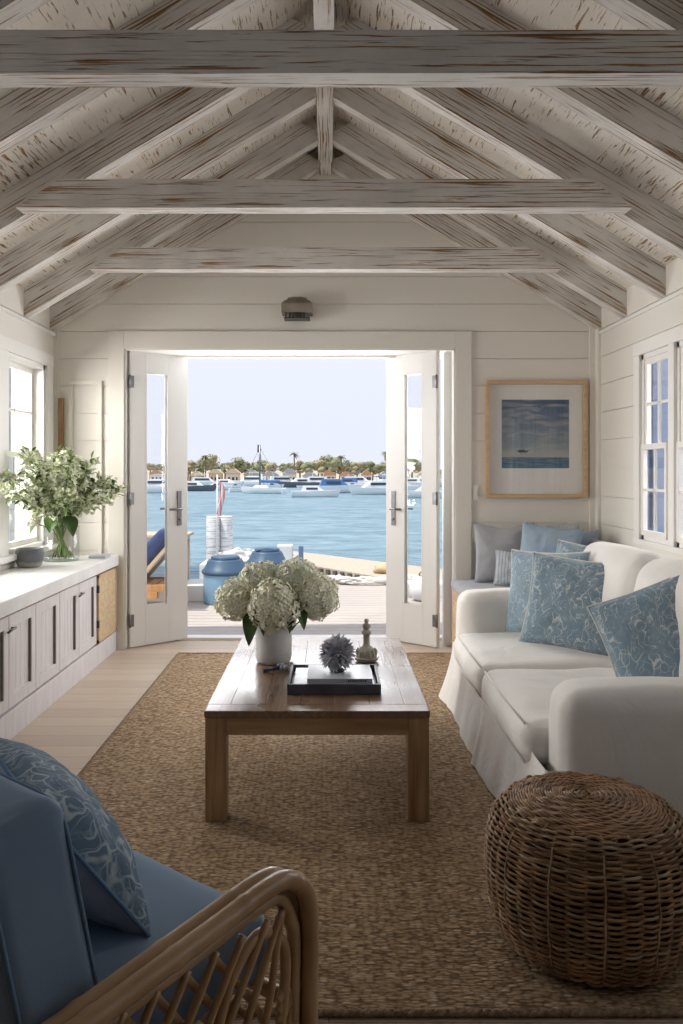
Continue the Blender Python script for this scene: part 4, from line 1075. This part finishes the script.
# water
t = NT('harbour_water', .35, .16); wv1 = t.noise(1.3, (.6,1.0,1), 6, .6, .65); wv2 = t.noise(.5, (.35,1,1), 6, .6, .68)
t.col(t.mix(t.rng(wv1, .35, .68), (.09,.17,.23), (.20,.31,.37)))
mxx = t.mix(t.rng(wv2, .35, .65), (.065,.145,.195), (.16,.265,.325)); t.col(t.mix(t.rng(wv1, .42, .66, 0, .6), mxx, (.30,.41,.46)))
t.bump(t.math('ADD', wv1, t.math('MULTIPLY', t.noise(3.5, (.4,1,1), 3), .5)), .9, .25); M['water'] = t.m
WZ = -1.25
m = MB().grid(lambda a, b: (-400+800*a, 6.8+113.6*b, WZ), 4, 4); wt = m.build('harbour_water', M['water']); tag(wt, 'blue rippled harbour water beyond the deck', 'water', kind='stuff')
m = MB().box(-900, 900, 122, 1500, WZ-1, WZ+.45); o = m.build('far_shore', mat('sandy_shore', (.42,.37,.30), .9)); o['kind'] = 'structure'; o.name = 'ground_far_shore'
# blue lidded barrels
M['bb'] = mat('pale_blue_barrel', (.20,.33,.47), .45, col2=(.17,.29,.43), nscale=3)
M['bd'] = mat('dark_blue_lid', (.05,.095,.16), .4)
def barrel(x, y, r, h, label):
    e = empty('storage_barrel', (x, y, DK)); tag(e, label, 'barrel', 'blue barrels on the deck')
    MB().lathe([(0,0),(r*.96,0),(r,.02),(r*1.0,h*.60),(r*.99,h*.64)], 40).build('barrel_body', M['bb'], e)
    MB().lathe([(r*.99,h*.62),(r*1.06,h*.63),(r*1.09,h*.67),(r*1.07,h*.70),(r*.98,h*.74),(r*.80,h*.90),(r*.76,h*.93),(r*.60,h*.935)], 40).build('barrel_shoulder', M['bd'], e)
    MB().lathe([(0,h*.90),(r*.62,h*.90),(r*.66,h*.93),(r*.66,h*.98),(r*.60,h*1.0),(r*.2,h*1.0),(0,h*1.01)], 40).build('lid', M['bd'], e)
    return e
barrel(-1.075, 8.3, .225, .485, 'blue barrel with a dark shoulder and lid, left one on the deck')
b2 = barrel(-.70, 9.05, .215, .49, 'blue barrel behind the hydrangeas, partly hidden, right one on the deck')
MB().tube(crom([(-.13, -.02, .42), (-.10, -.10, .47), (0, -.12, .49), (.10, -.08, .47), (.14, 0, .42)]), .014, 8).build('handle', M['bd'], b2)
# white pilings with bands, flag
M['pile'] = mat('banded_white_piling', (.68,.67,.66), .7, col2=(.34,.34,.36), nscale=9, stretch=(.4,.4,9), lo=.52, hi=.60)
for x, y, lb in ((-2.16, 14.9, 'left white banded mooring post standing at the dock'), (-1.93, 15.0, 'right white banded mooring post standing at the dock')):
    m = MB().lathe([(0,-1.3),(.125,-1.3),(.125,.455),(.115,.47),(0,.47)], 24, (x, y, 0)); o = m.build('mooring_post', M['pile'], origin=(x, y, 0)); tag(o, lb, 'post', 'white mooring posts')
e = empty('flag', (-2.06, 14.75, .3)); tag(e, 'small furled red and white flag on a thin pole by the mooring posts', 'flag')
MB().tube([(0,0,-1.0),(0,0,.95)], .015, 6).build('flag_pole', M['kerb'], e)
t = NT('red_white_stripes', .8, .1); wv_ = t.N('TexWave', Scale=5.0, Distortion=2.0); t.n.links.new(t.tc.outputs['Object'], wv_.inputs['Vector']); wv_.bands_direction = 'X'
t.col(t.mix(t.rng(wv_.outputs['Fac'], .45, .55), (.66,.25,.24), (.72,.68,.68)))
MB().grid(lambda a, b: (.01+.10*a+.03*math.sin(b*5), .03*math.sin(a*7+b*3), .85-.62*b-.06*a), 8, 14).build('flag_cloth', t.m, e)
# low white dock with piled canvas and ropes
M['canvas'] = cloth('white_canvas', (.70,.68,.65), (.55,.53,.50), wsc=3, wr=1)  # off-white canvas, also used for the ropes
m = MB().box(-2.35, -.66, 14.5, 16.0, WZ-.1, -.38, bv=.02); o = m.build('low_dock', M['kerb'], origin=(-1.4, 15.5, -.4)); tag(o, 'low white dock behind the blue barrels', 'dock')
for k, (x, y, sx_, sy_, sz_, lb) in enumerate(((-1.75, 15.0, .42, .4, .16, 'crumpled white canvas heap beside the mooring posts'), (-1.1, 15.1, .45, .4, .14, 'crumpled white canvas heap in the middle of the low dock'))):
    m = MB().blob((x, y, -.37+sz_*.45), 1, 4, .22, (sx_, sy_, sz_), k+3, 3.0); o = m.build('canvas_heap', M['canvas'], origin=(x, y, -.38)); tag(o, lb, 'canvas', 'canvas heaps on the low dock')
m = MB().box(-.95, -.67, 14.6, 14.95, -.38, -.05, bv=.02); o = m.build('dock_box', M['kerb'], origin=(-.76, 14.8, -.38)); tag(o, 'white dock box beside the slate-blue post', 'box')
m = MB().box(-.545, -.46, 14.3, 14.4, WZ-.1, -.03, bv=.01); o = m.build('dock_post', mat('slate_blue_paint', (.13,.19,.29), .6), origin=(-.5, 14.35, -.4)); tag(o, 'short slate-blue square post at the end of the low dock', 'post')
# floating dock running off to the right with cleats on its edge
t = NT('bleached_dock_boards', .75, .2); g1 = t.noise(6, (9,.6,1), 4, .3); t.col(t.mix(t.rng(g1, .3, .75), (.50,.43,.35), (.40,.33,.265))); M['dock'] = t.m
A, B, Cc, D_ = (-.30, 15.3), (3.2, 8.9+1.6), (4.6, 12.0), (-.95, 18.2)
e = empty('floating_dock', (1.5, 13.5, -.5)); tag(e, 'bleached wooden floating dock slanting off behind the right door', 'dock')
def loc_(p, z): return (p[0]-1.5, p[1]-13.5, z)
m = MB(); q4 = [A, B, Cc, D_]; m.add([loc_(p, 0) for p in q4]+[loc_(p, -.12) for p in q4], [(0,1,2,3),(7,6,5,4),(0,4,5,1),(1,5,6,2),(2,6,7,3),(3,7,4,0)]); m.build('dock_boards', M['dock'], e)
m = MB(); m.add([loc_((p[0]*1.0, p[1]+.08), -.12) for p in q4]+[loc_((p[0], p[1]+.08), -.75) for p in q4], [(0,1,2,3),(7,6,5,4),(0,4,5,1),(1,5,6,2),(2,6,7,3),(3,7,4,0)]); m.build('dock_float', mat('dark_dock_float', (.20,.16,.12), .8), e)
m = MB(); Lx, Ly = B[0]-A[0], B[1]-A[1]; ll = math.hypot(Lx, Ly)
for k in range(26):
    s_ = .012+k/27; px_, py_ = A[0]+Lx*s_, A[1]+Ly*s_
    m.box(-.045, .045, -.02, .02, -.10, -.02, M=Matrix.Translation((px_-1.5, py_-13.5, 0)) @ Matrix.Rotation(math.atan2(Ly, Lx), 4, 'Z') @ Matrix.Translation((0, -.03, 0)))
m.build('edge_blocks', mat('dark_fender_blocks', (.13,.10,.085), .8), e)
# tangled white ropes on the deck edge
rng = random.Random(8)
for k, (x, y, s_, lb) in enumerate(((-.1, 9.75, .42, 'tangled white rope pile at the deck edge, left of the others'), (.45, 9.62, .40, 'tangled white rope pile at the deck edge, in the middle'), (.98, 9.72, .38, 'tangled white rope pile at the deck edge, nearest the right door'))):
    pts = []
    for i in range(120):
        th = i*.42; r = s_*(.45+.5*rng.random()); pts.append((x+r*math.cos(th), y+.35*r*math.sin(th), DK+.02+.07*rng.random()*(1-.5*i/120)))
    o = MB().tube(crom(pts, 2), .017, 5).build('rope_pile', M['canvas'], origin=(x, y, DK)); tag(o, lb, 'rope', 'rope piles on the deck edge')
# small tan bollard / rock at the dock
m = MB().blob((1.05, 14.25, -.43), .2, 3, .12, (1.3,1,.55), 4); o = m.build('sandbag', mat('tan_canvas', (.50,.38,.24), .8), origin=(1.05, 14.25, -.5)); tag(o, 'tan sandbag lying on the floating dock', 'sandbag')
# white round mooring float behind the right door glass, on a white bench
m = MB().box(.75, 2.3, 8.62, 8.9, DK, .12, bv=.02); o = m.build('white_bench', M['kerb'], origin=(1.4, 8.75, DK)); tag(o, 'low white bench on the deck seen through the right door', 'bench')
m = MB().lathe([(0,0),(.08,.01),(.125,.06),(.14,.13),(.12,.20),(.07,.245),(.03,.255),(0,.256)], 28, (.98, 8.42, DK)); o = m.build('mooring_buoy', mat('white_buoy', (.72,.73,.74), .4, col2=(.62,.64,.66), nscale=3), origin=(.98, 8.42, DK)); tag(o, 'round white mooring buoy on the deck seen through the right door glass', 'buoy')
MB().tube([(.03*math.cos(k*PI/6), 0, .275+.025*math.sin(k*PI/6)) for k in range(12)], .008, 6, closed=True).build('eye', M['steel'], o)
# deck chair with navy cushions behind the left door
M['teak'] = mat('oiled_teak', (.42,.22,.09), .5, col2=(.32,.16,.06), nscale=8, stretch=(6,1,1))
M['navyc'] = cloth('navy_canvas', (.02,.04,.12), (.015,.03,.09))
e = empty('deck_lounger', (-1.95, 8.0, DK), (0, 0, 0)); tag(e, 'teak deck lounger with navy cushions seen through the left door', 'lounger')
m = MB(); m.box(-.55, .42, -.30, -.25, .20, .27, bv=.005); m.box(-.55, .42, .25, .30, .20, .27, bv=.005)
for k in range(8): m.box(-.5+.11*k, -.42+.11*k, -.25, .25, .235, .255)
m.build('seat_frame', M['teak'], e)
for x in (-.50, .36):
    for y in (-.30, .25): MB().box(x, x+.05, y, y+.05, 0, .20, bv=.003).build('leg', M['teak'], e)
MB().box(.0, .30, -.32, -.26, .14, .20).build('brace', M['teak'], e)
a_ = -.72
RMx = Matrix.Translation((.04, 0, .26)) @ Matrix.Rotation(-a_, 4, 'Y')
for y in (-.30, .25): MB().box(0, .035, y, y+.045, 0, .60, M=RMx, bv=.004).build('back_rail', mat('pale_teak', (.42,.31,.20), .6) if 'pt' not in M else M['pt'], e)
MB().puff(.07, .25, .30, .05, 10, bulge=(.03,0,0), M=RMx @ Matrix.Translation((-.085, 0, .31))).build('back_cushion', M['navyc'], e)
MB().puff(.26, .25, .05, .04, 8, M=Matrix.Translation((-.24, 0, .31))).build('seat_cushion', M['navyc'], e)
e.rotation_euler = (0, 0, 0)
e = empty('teak_table', (-2.0, 9.5-.85, DK)); tag(e, 'pale teak side table behind the navy lounger', 'table')
m = MB()
for k in range(6): m.box(-.5, .5, -.24+.082*k, -.165+.082*k, .66, .69, bv=.003)
m.box(-.46, .46, -.2, .2, .62, .66); m.build('table_top', M['dock'], e)
for x in (-.46, .41):
    for y in (-.22, .17): MB().box(x, x+.05, y, y+.05, 0 if False else .0, .62).build('leg', M['dock'], e)
# ------------------------------------------------------------------ boats
M['hull'] = mat('white_hull', (.74,.75,.76), .3, spec=.5); M['bluecv'] = mat('blue_boat_canvas', (.07,.15,.33), .8); M['bwin'] = mat('dark_boat_window', (.05,.07,.10), .2)
M['greyh'] = mat('dark_grey_hull', (.12,.13,.15), .5)
def hull(mb, L, W, H, sheer=.25, keel=.12):
    def fn(a, b):
        # a stern->bow, b port->starboard over the bottom
        v = 2*b-1; w_ = W/2*max(0, 1-max(0, a-.35)**2/.4225)**.8 if a > .35 else W/2*(.88+.12*a/.35)
        w_ = max(w_, .002); top = H*(1+sheer*a*a); s_ = math.sin(v*PI/2)
        x = -L/2+L*a+ (H*.5*(1-abs(v)**0)*0)
        zz_ = top*abs(v)**2.2-keel*(1-abs(v)); x += (abs(v)-1)*L*.05*a*a*2
        return (x, w_*math.copysign(abs(s_)**.6, v) if v else 0, zz_)
    mb.grid(fn, 16, 12)
    def dk_(a, b):
        v = 2*b-1; w_ = W/2*max(0, 1-max(0, a-.35)**2/.4225)**.8 if a > .35 else W/2*(.88+.12*a/.35); w_ = max(w_, .002)
        return (-L/2+L*a, w_*v, H*(1+sheer*a*a)*.93)
    mb.grid(dk_, 16, 2); mb.prism([(-W*.44, -keel), (W*.44, -keel), (W*.44, H*.93), (-W*.44, H*.93)], 'x', -L/2, -L/2+.05)
    return mb
def boat(kind, X, Y, L, rz, label, group=None, dark=False):
    e = empty({'motor': 'motorboat', 'yacht': 'motor_yacht', 'sail': 'sailboat', 'small': 'small_boat'}[kind], (X, Y, WZ), (0, 0, rz)); tag(e, label, 'boat', group)
    W = L*.30; H = L*.12
    hull(MB(), L, W, H).build('hull', M['greyh'] if dark else M['hull'], e)
    if kind == 'motor':
        m = MB().add([(-L*.30,-W*.34,H),(L*.18,-W*.30,H),(L*.18,W*.30,H),(-L*.30,W*.34,H),(-L*.26,-W*.28,H*1.9),(L*.02,-W*.24,H*1.9),(L*.02,W*.24,H*1.9),(-L*.26,W*.28,H*1.9)], [(0,3,2,1),(4,5,6,7),(0,1,5,4),(1,2,6,5),(2,3,7,6),(3,0,4,7)]); m.build('cabin', M['bluecv'] if 'blue' in label else M['hull'], e)
        MB().box(-L*.20, L*.03, -W*.33, W*.33, H*1.25, H*1.6).build('cabin_window', M['bwin'], e)
    if kind == 'yacht':
        MB().add([(-L*.36,-W*.40,H),(L*.22,-W*.34,H*1.1),(L*.22,W*.34,H*1.1),(-L*.36,W*.40,H),(-L*.34,-W*.36,H*2.1),(L*.06,-W*.30,H*2.1),(L*.06,W*.30,H*2.1),(-L*.34,W*.36,H*2.1)], [(0,3,2,1),(4,5,6,7),(0,1,5,4),(1,2,6,5),(2,3,7,6),(3,0,4,7)]).build('cabin', M['hull'], e)
        MB().box(-L*.28, L*.10, -W*.39, W*.39, H*1.45, H*1.85).build('cabin_window', M['bwin'], e)
        MB().box(-L*.30, L*.0, -W*.30, W*.30, H*2.75, H*2.85).build('fly_bridge_roof', M['bluecv'] if 'blue' in label else M['hull'], e)
        m = MB()
        for x in (-L*.28, -L*.02):
            for y in (-W*.27, W*.27): m.tube([(x, y, H*2.1), (x, y, H*2.75)], .03, 5)
        m.build('roof_posts', M['hull'], e)
    if kind == 'sail':
        MB().add([(-L*.15,-W*.25,H),(L*.2,-W*.2,H),(L*.2,W*.2,H),(-L*.15,W*.25,H),(-L*.12,-W*.2,H*1.5),(L*.14,-W*.14,H*1.5),(L*.14,W*.14,H*1.5),(-L*.12,W*.2,H*1.5)], [(0,3,2,1),(4,5,6,7),(0,1,5,4),(1,2,6,5),(2,3,7,6),(3,0,4,7)]).build('cabin', M['hull'], e)
        MB().tube([(L*.05, 0, H), (L*.05, 0, L*1.02)], .10, 6).build('mast', M['steel'], e)
        MB().tube([(L*.05, 0, H*2.2), (-L*.4, 0, H*2.1)], .16, 8).build('boom_with_furled_sail', M['bluecv'], e)
        m = MB()
        for p in ((L*.48, 0, H*1.2), (-L*.46, 0, H), (L*.0, W*.45, H), (L*.0, -W*.45, H)): m.tube([(L*.05, 0, L*.98), p], .02, 4)
        MB().prism([(L*.05, L*.86), (L*.05+.3, L*.88), (L*.05+.25, L*1.04), (L*.05, L*1.03)], 'y', -.02, .02).build('masthead_flag', M['greyh'], e)
        m.build('rigging', M['steel'], e)
    if kind == 'small':
        MB().add([(-L*.1,-W*.3,H),(L*.1,-W*.26,H),(L*.1,W*.26,H),(-L*.1,W*.3,H),(-L*.06,-W*.25,H*1.6),(L*.02,-W*.22,H*1.6),(L*.02,W*.22,H*1.6),(-L*.06,W*.25,H*1.6)], [(0,3,2,1),(4,5,6,7),(0,1,5,4),(1,2,6,5),(2,3,7,6),(3,0,4,7)]).build('windscreen', M['bwin'], e)
    return e
def px(x, y):   # ground point on the water under a picture point
    d = 800*(EYE-WZ)/(y-469); return ((x-329)*d/800, d)
X, Y = px(316, 497); boat('motor', X, Y, 4.6, .05, 'white motorboat with a low cabin moored nearest, mid harbour')
X, Y = px(338, 493); boat('motor', X, Y, 6.6, .1, 'motorboat with a blue canvas cover behind the nearest motorboat')
X, Y = px(262, 493.5); boat('sail', X, Y, 5.0, PI-.3, 'white sailboat with a tall bare mast')
X, Y = px(244, 492); boat('small', X, Y, 3.4, .3, 'small white open boat to the left of the sailboat')
X, Y = px(374, 494.5); boat('yacht', X, Y, 5.5, PI+.3, 'white motor yacht with blue canopy just left of the right door')
X, Y = px(399, 493); boat('yacht', X, Y, 6.0, .2, 'white motor yacht moored behind the right door stile')
X, Y = px(424, 498); boat('motor', X, Y, 4.8, PI, 'white motorboat seen through the right door glass')
X, Y = px(155, 493); boat('yacht', X, Y, 6.0, PI-.1, 'white motor yacht seen through the left door glass')
X, Y = px(196, 491); boat('motor', X, Y, 5.0, 0, 'dark hulled motorboat just right of the left door', dark=True)
X, Y = px(215, 490); boat('motor', X, Y, 4.2, PI, 'small white motorboat by the shore above the flag')
rng = random.Random(21); fl = ['white']
row = [(150, 'far left, seen through the left door'), (176, 'behind the left door stile'), (206, 'above the pair of mooring posts'), (228, 'a little right of the flag'), (250, 'left of the sailboat mast'), (285, 'just right of the sailboat mast'), (298, 'behind the nearest motorboat'), (312, 'middle of the harbour'), (326, 'right of the middle of the harbour'), (345, 'behind the blue-covered motorboat'), (360, 'left of the yacht with the blue canopy'), (384, 'behind the yacht with the blue canopy'), (408, 'seen through the right door, left side'), (424, 'seen through the right door, right side'), (434, 'behind the right door hinge stile')]
for i, (xx, ds) in enumerate(row):
    Y = 113+(i % 3)*2.6; X = (xx-329)*Y/800
    boat('yacht' if i % 3 else 'motor', X, Y, rng.uniform(4.6, 6.5), rng.choice((0, PI))+rng.uniform(-.25, .25), 'white boat moored along the far shore, '+ds, 'boats along the far shore', dark=(i in (0, 6)))
for i, (xx, ds) in enumerate(((192, 'below the leftmost tan house'), (235, 'between the flag and the sailboat'), (272, 'under the sailboat mast'), (305, 'left of the nearest motorboat'), (328, 'above the nearest motorboat'), (352, 'right of the blue-covered motorboat'), (377, 'in front of the moored yachts'), (428, 'at the right side of the right door glass'))):
    Y = 109.5; boat('small', (xx-329)*Y/800, Y, 2.4+.5*(i % 3), (0, PI)[i % 2]+.2, 'small white runabout off the far shore, '+ds, 'runabouts off the far shore')
# ------------------------------------------------------------------ far houses
HC = [mat('cream_house', (.62,.57,.50), .8), mat('white_house', (.70,.69,.67), .8), mat('tan_house', (.55,.44,.33), .8)]
RC = [mat('terracotta_roof', (.40,.22,.14), .8), mat('grey_roof', (.30,.30,.31), .8), mat('sand_roof', (.48,.38,.28), .8)]
for i in range(17):
    xx = 138+i*19+rng.uniform(-1, 1); Yh = rng.uniform(124, 130); X = (xx-329)*Yh/800; W_ = rng.uniform(1.6, 2.4); H_ = rng.uniform(1.0, 1.8); Dp = 2
    c_i = rng.randrange(3); r_i = rng.randrange(3)
    e = empty('waterfront_house', (X, Yh, WZ+.45)); tag(e, '%s waterfront house with %s roof on the far shore, %s from the left' % (['cream', 'white', 'tan'][c_i], ['a terracotta', 'a grey', 'a sand coloured'][r_i], ['first', 'second', 'third', 'fourth', 'fifth', 'sixth', 'seventh', 'eighth', 'ninth', 'tenth', 'eleventh', 'twelfth', 'thirteenth', 'fourteenth', 'fifteenth', 'sixteenth', 'seventeenth'][i]), 'house', 'waterfront houses')
    hw = W_/2
    MB().box(-hw, hw, 0, Dp, 0, H_).build('walls', HC[c_i], e)
    MB().prism([(-hw-.2, H_), (hw+.2, H_), (hw*.3, H_+.7), (-hw*.3, H_+.7)], 'y', -.25, Dp+.2).build('roof', RC[r_i], e)
    for k in range(3):
        for zz_ in (.35,):
            x = -hw+.35+k*(W_-.7)/2.2; MB().box(x, x+.28+.1*(k%2), -.03, .02, zz_, zz_+.5).build('window', M['bwin'], e)
m = MB().box(-400, 400, 120.6, 121.99, WZ-.2, WZ+.5); 
for k in range(60): m.box(-30+k, -29.9+k, 120.5, 120.6, WZ-.2, WZ+.9)
o = m.build('sea_wall', mat('pale_sea_wall', (.50,.47,.42), .9)); o['kind'] = 'structure'
# ------------------------------------------------------------------ far trees
M['tree'] = mat('tree_foliage', (.20,.22,.12), .8, col2=(.29,.29,.18), nscale=1.5); M['tree2'] = mat('olive_foliage', (.29,.27,.16), .8, col2=(.38,.34,.22), nscale=1.5); M['bark'] = mat('bark', (.20,.14,.09), .9)  # foliage colours lightened to stand in for distance haze
def tree(X, Y, h, w_, mt, label, seed, tall=False):
    r = random.Random(seed); e = empty('tree', (X, Y, WZ+.45)); tag(e, label, 'tree', 'trees along the far shore')
    MB().tube([(0,0,0), (.05,0,h*.5), (0,0,h*.8)], [.16,.12,.06], 6).build('trunk', M['bark'], e)
    m = MB()
    for k in range(9):
        a = r.uniform(0, 2*PI); q = r.uniform(0, .62); z = r.uniform(.45 if not tall else .6, .9)
        m.blob((math.cos(a)*q*w_/2, math.sin(a)*q*w_/2, h*z), w_*r.uniform(.15,.22), 2, .25, (1,1,.8), seed+k, 2.5)
    for k in range(420):   # leaf clusters breaking the outline
        a = r.uniform(0, 2*PI); el = r.uniform(-.5, 1.4); rr = w_*r.uniform(.15, .52)
        c_ = Vector((math.cos(a)*math.cos(el)*rr, math.sin(a)*math.cos(el)*rr, h*.70+math.sin(el)*rr*.72)); s_ = r.uniform(.07,.17)
        q3 = [c_+Vector((r.uniform(-s_,s_), r.uniform(-s_,s_), r.uniform(-s_,s_))) for _ in range(4)]; m.add([tuple(v) for v in q3], [(0,1,2),(0,2,3),(0,3,1),(1,3,2)])
    m.build('crown', mt, e)
def palm(X, Y, h, label, seed):
    r = random.Random(seed); e = empty('palm_tree', (X, Y, WZ+.45)); tag(e, label, 'palm tree', 'palms along the far shore')
    MB().tube([(0,0,0), (.1,0,h*.5), (0,0,h)], [.14,.10,.09], 6).build('trunk', M['bark'], e)
    m = MB()
    for k in range(26):
        a = 2*PI*k/26*2.4; up = r.uniform(-.5, .9); L = r.uniform(.85, 1.2); d = Vector((math.cos(a), math.sin(a), up)); leaf(m, (0,0,h), d, L, .26, 5, .45)
    m.build('fronds', M['tree'], e)
TT = [(150,461,1.6),(160,463,1.8),(168,458,1.5),(190,458,2.2),(197,462,2.0),(203,455,1.8),(208,451,2.7),(222,460,1.6),(229,462,1.9),(236,459,2.8),(252,462,2.0),(262,459,2.4),(282,463,1.6),(299,461,2.0),(318,459,2.6),(327,457,3.0),(335,459,2.6),(347,461,2.4),(357,462,2.2),(369,461,2.2),(379,463,1.8),(393,449,3.2),(412,447,3.0),(422,463,2.4),(433,461,2.4),(155,464,2),(174,463,2),(184,462,2),(215,463,2),(245,463,2.2),(256,464,2),(272,462,2.2),(290,463,2),(309,462,2.4),(323,461,2.6),(340,463,2.4),(352,463,2.4),(364,463,2.4),(374,464,2),(386,462,2.4),(404,461,2.4),(428,463,2)]
TT.sort()
for i, (xx, yy, w_) in enumerate(TT):
    Yt = 131+5+(i*7 % 9); h = EYE-(WZ+.45)+(469-yy)*Yt/800*random.uniform(.85, 1.25)
    tree((xx-329)*Yt/800, Yt+(4 if i % 2 else 0), h, w_*1.25, M['tree'] if i % 3 else M['tree2'], 'bushy tree on the far shore, %d%s of the bushy trees from the left' % (i+1, 'st' if i in (0, 20, 30, 40) else 'nd' if i in (1, 21, 31, 41) else 'rd' if i in (2, 22, 32) else 'th'), i)
for i, (xx, yy, lb) in enumerate(((294, 453, 'palm tree on the far shore just right of the sailboat mast'), (205, 456, 'palm tree on the far shore above the mooring posts'), (341, 456, 'palm tree on the far shore in the middle of the skyline'), (386, 452, 'tall palm tree on the far shore next to the right door'))):
    palm((xx-329)*128/800, 128, EYE-(WZ+.45)+(469-yy)*128/800-.2, lb, i)
# white cottage beyond the left windows
e = empty('neighbour_cottage', (-8.2, 15, -.2)); tag(e, 'white weatherboard cottage outside the left windows', 'house')
m = MB()
for k in range(22): m.box(-3.6, 3.4, -.02, .03, .0+.2*k, .19+.2*k)
m.box(-3.6, 3.4, .03, 5, 0, 4.4); m.build('walls', M['kerb'], e)
MB().prism([(-3.9, 4.4), (3.7, 4.4), (0, 6.2)], 'y', -.3, 5.3).build('roof', RC[1], e)
for k in range(3):
    w_ = MB().box(-2.6+2*k, -1.7+2*k, -.05, 0, 1.2, 2.9).build('window', M['kerb'], e); MB().box(-2.52+2*k, -1.78+2*k, -.06, -.05, 1.3, 2.8).build('pane', M['bwin'], w_)
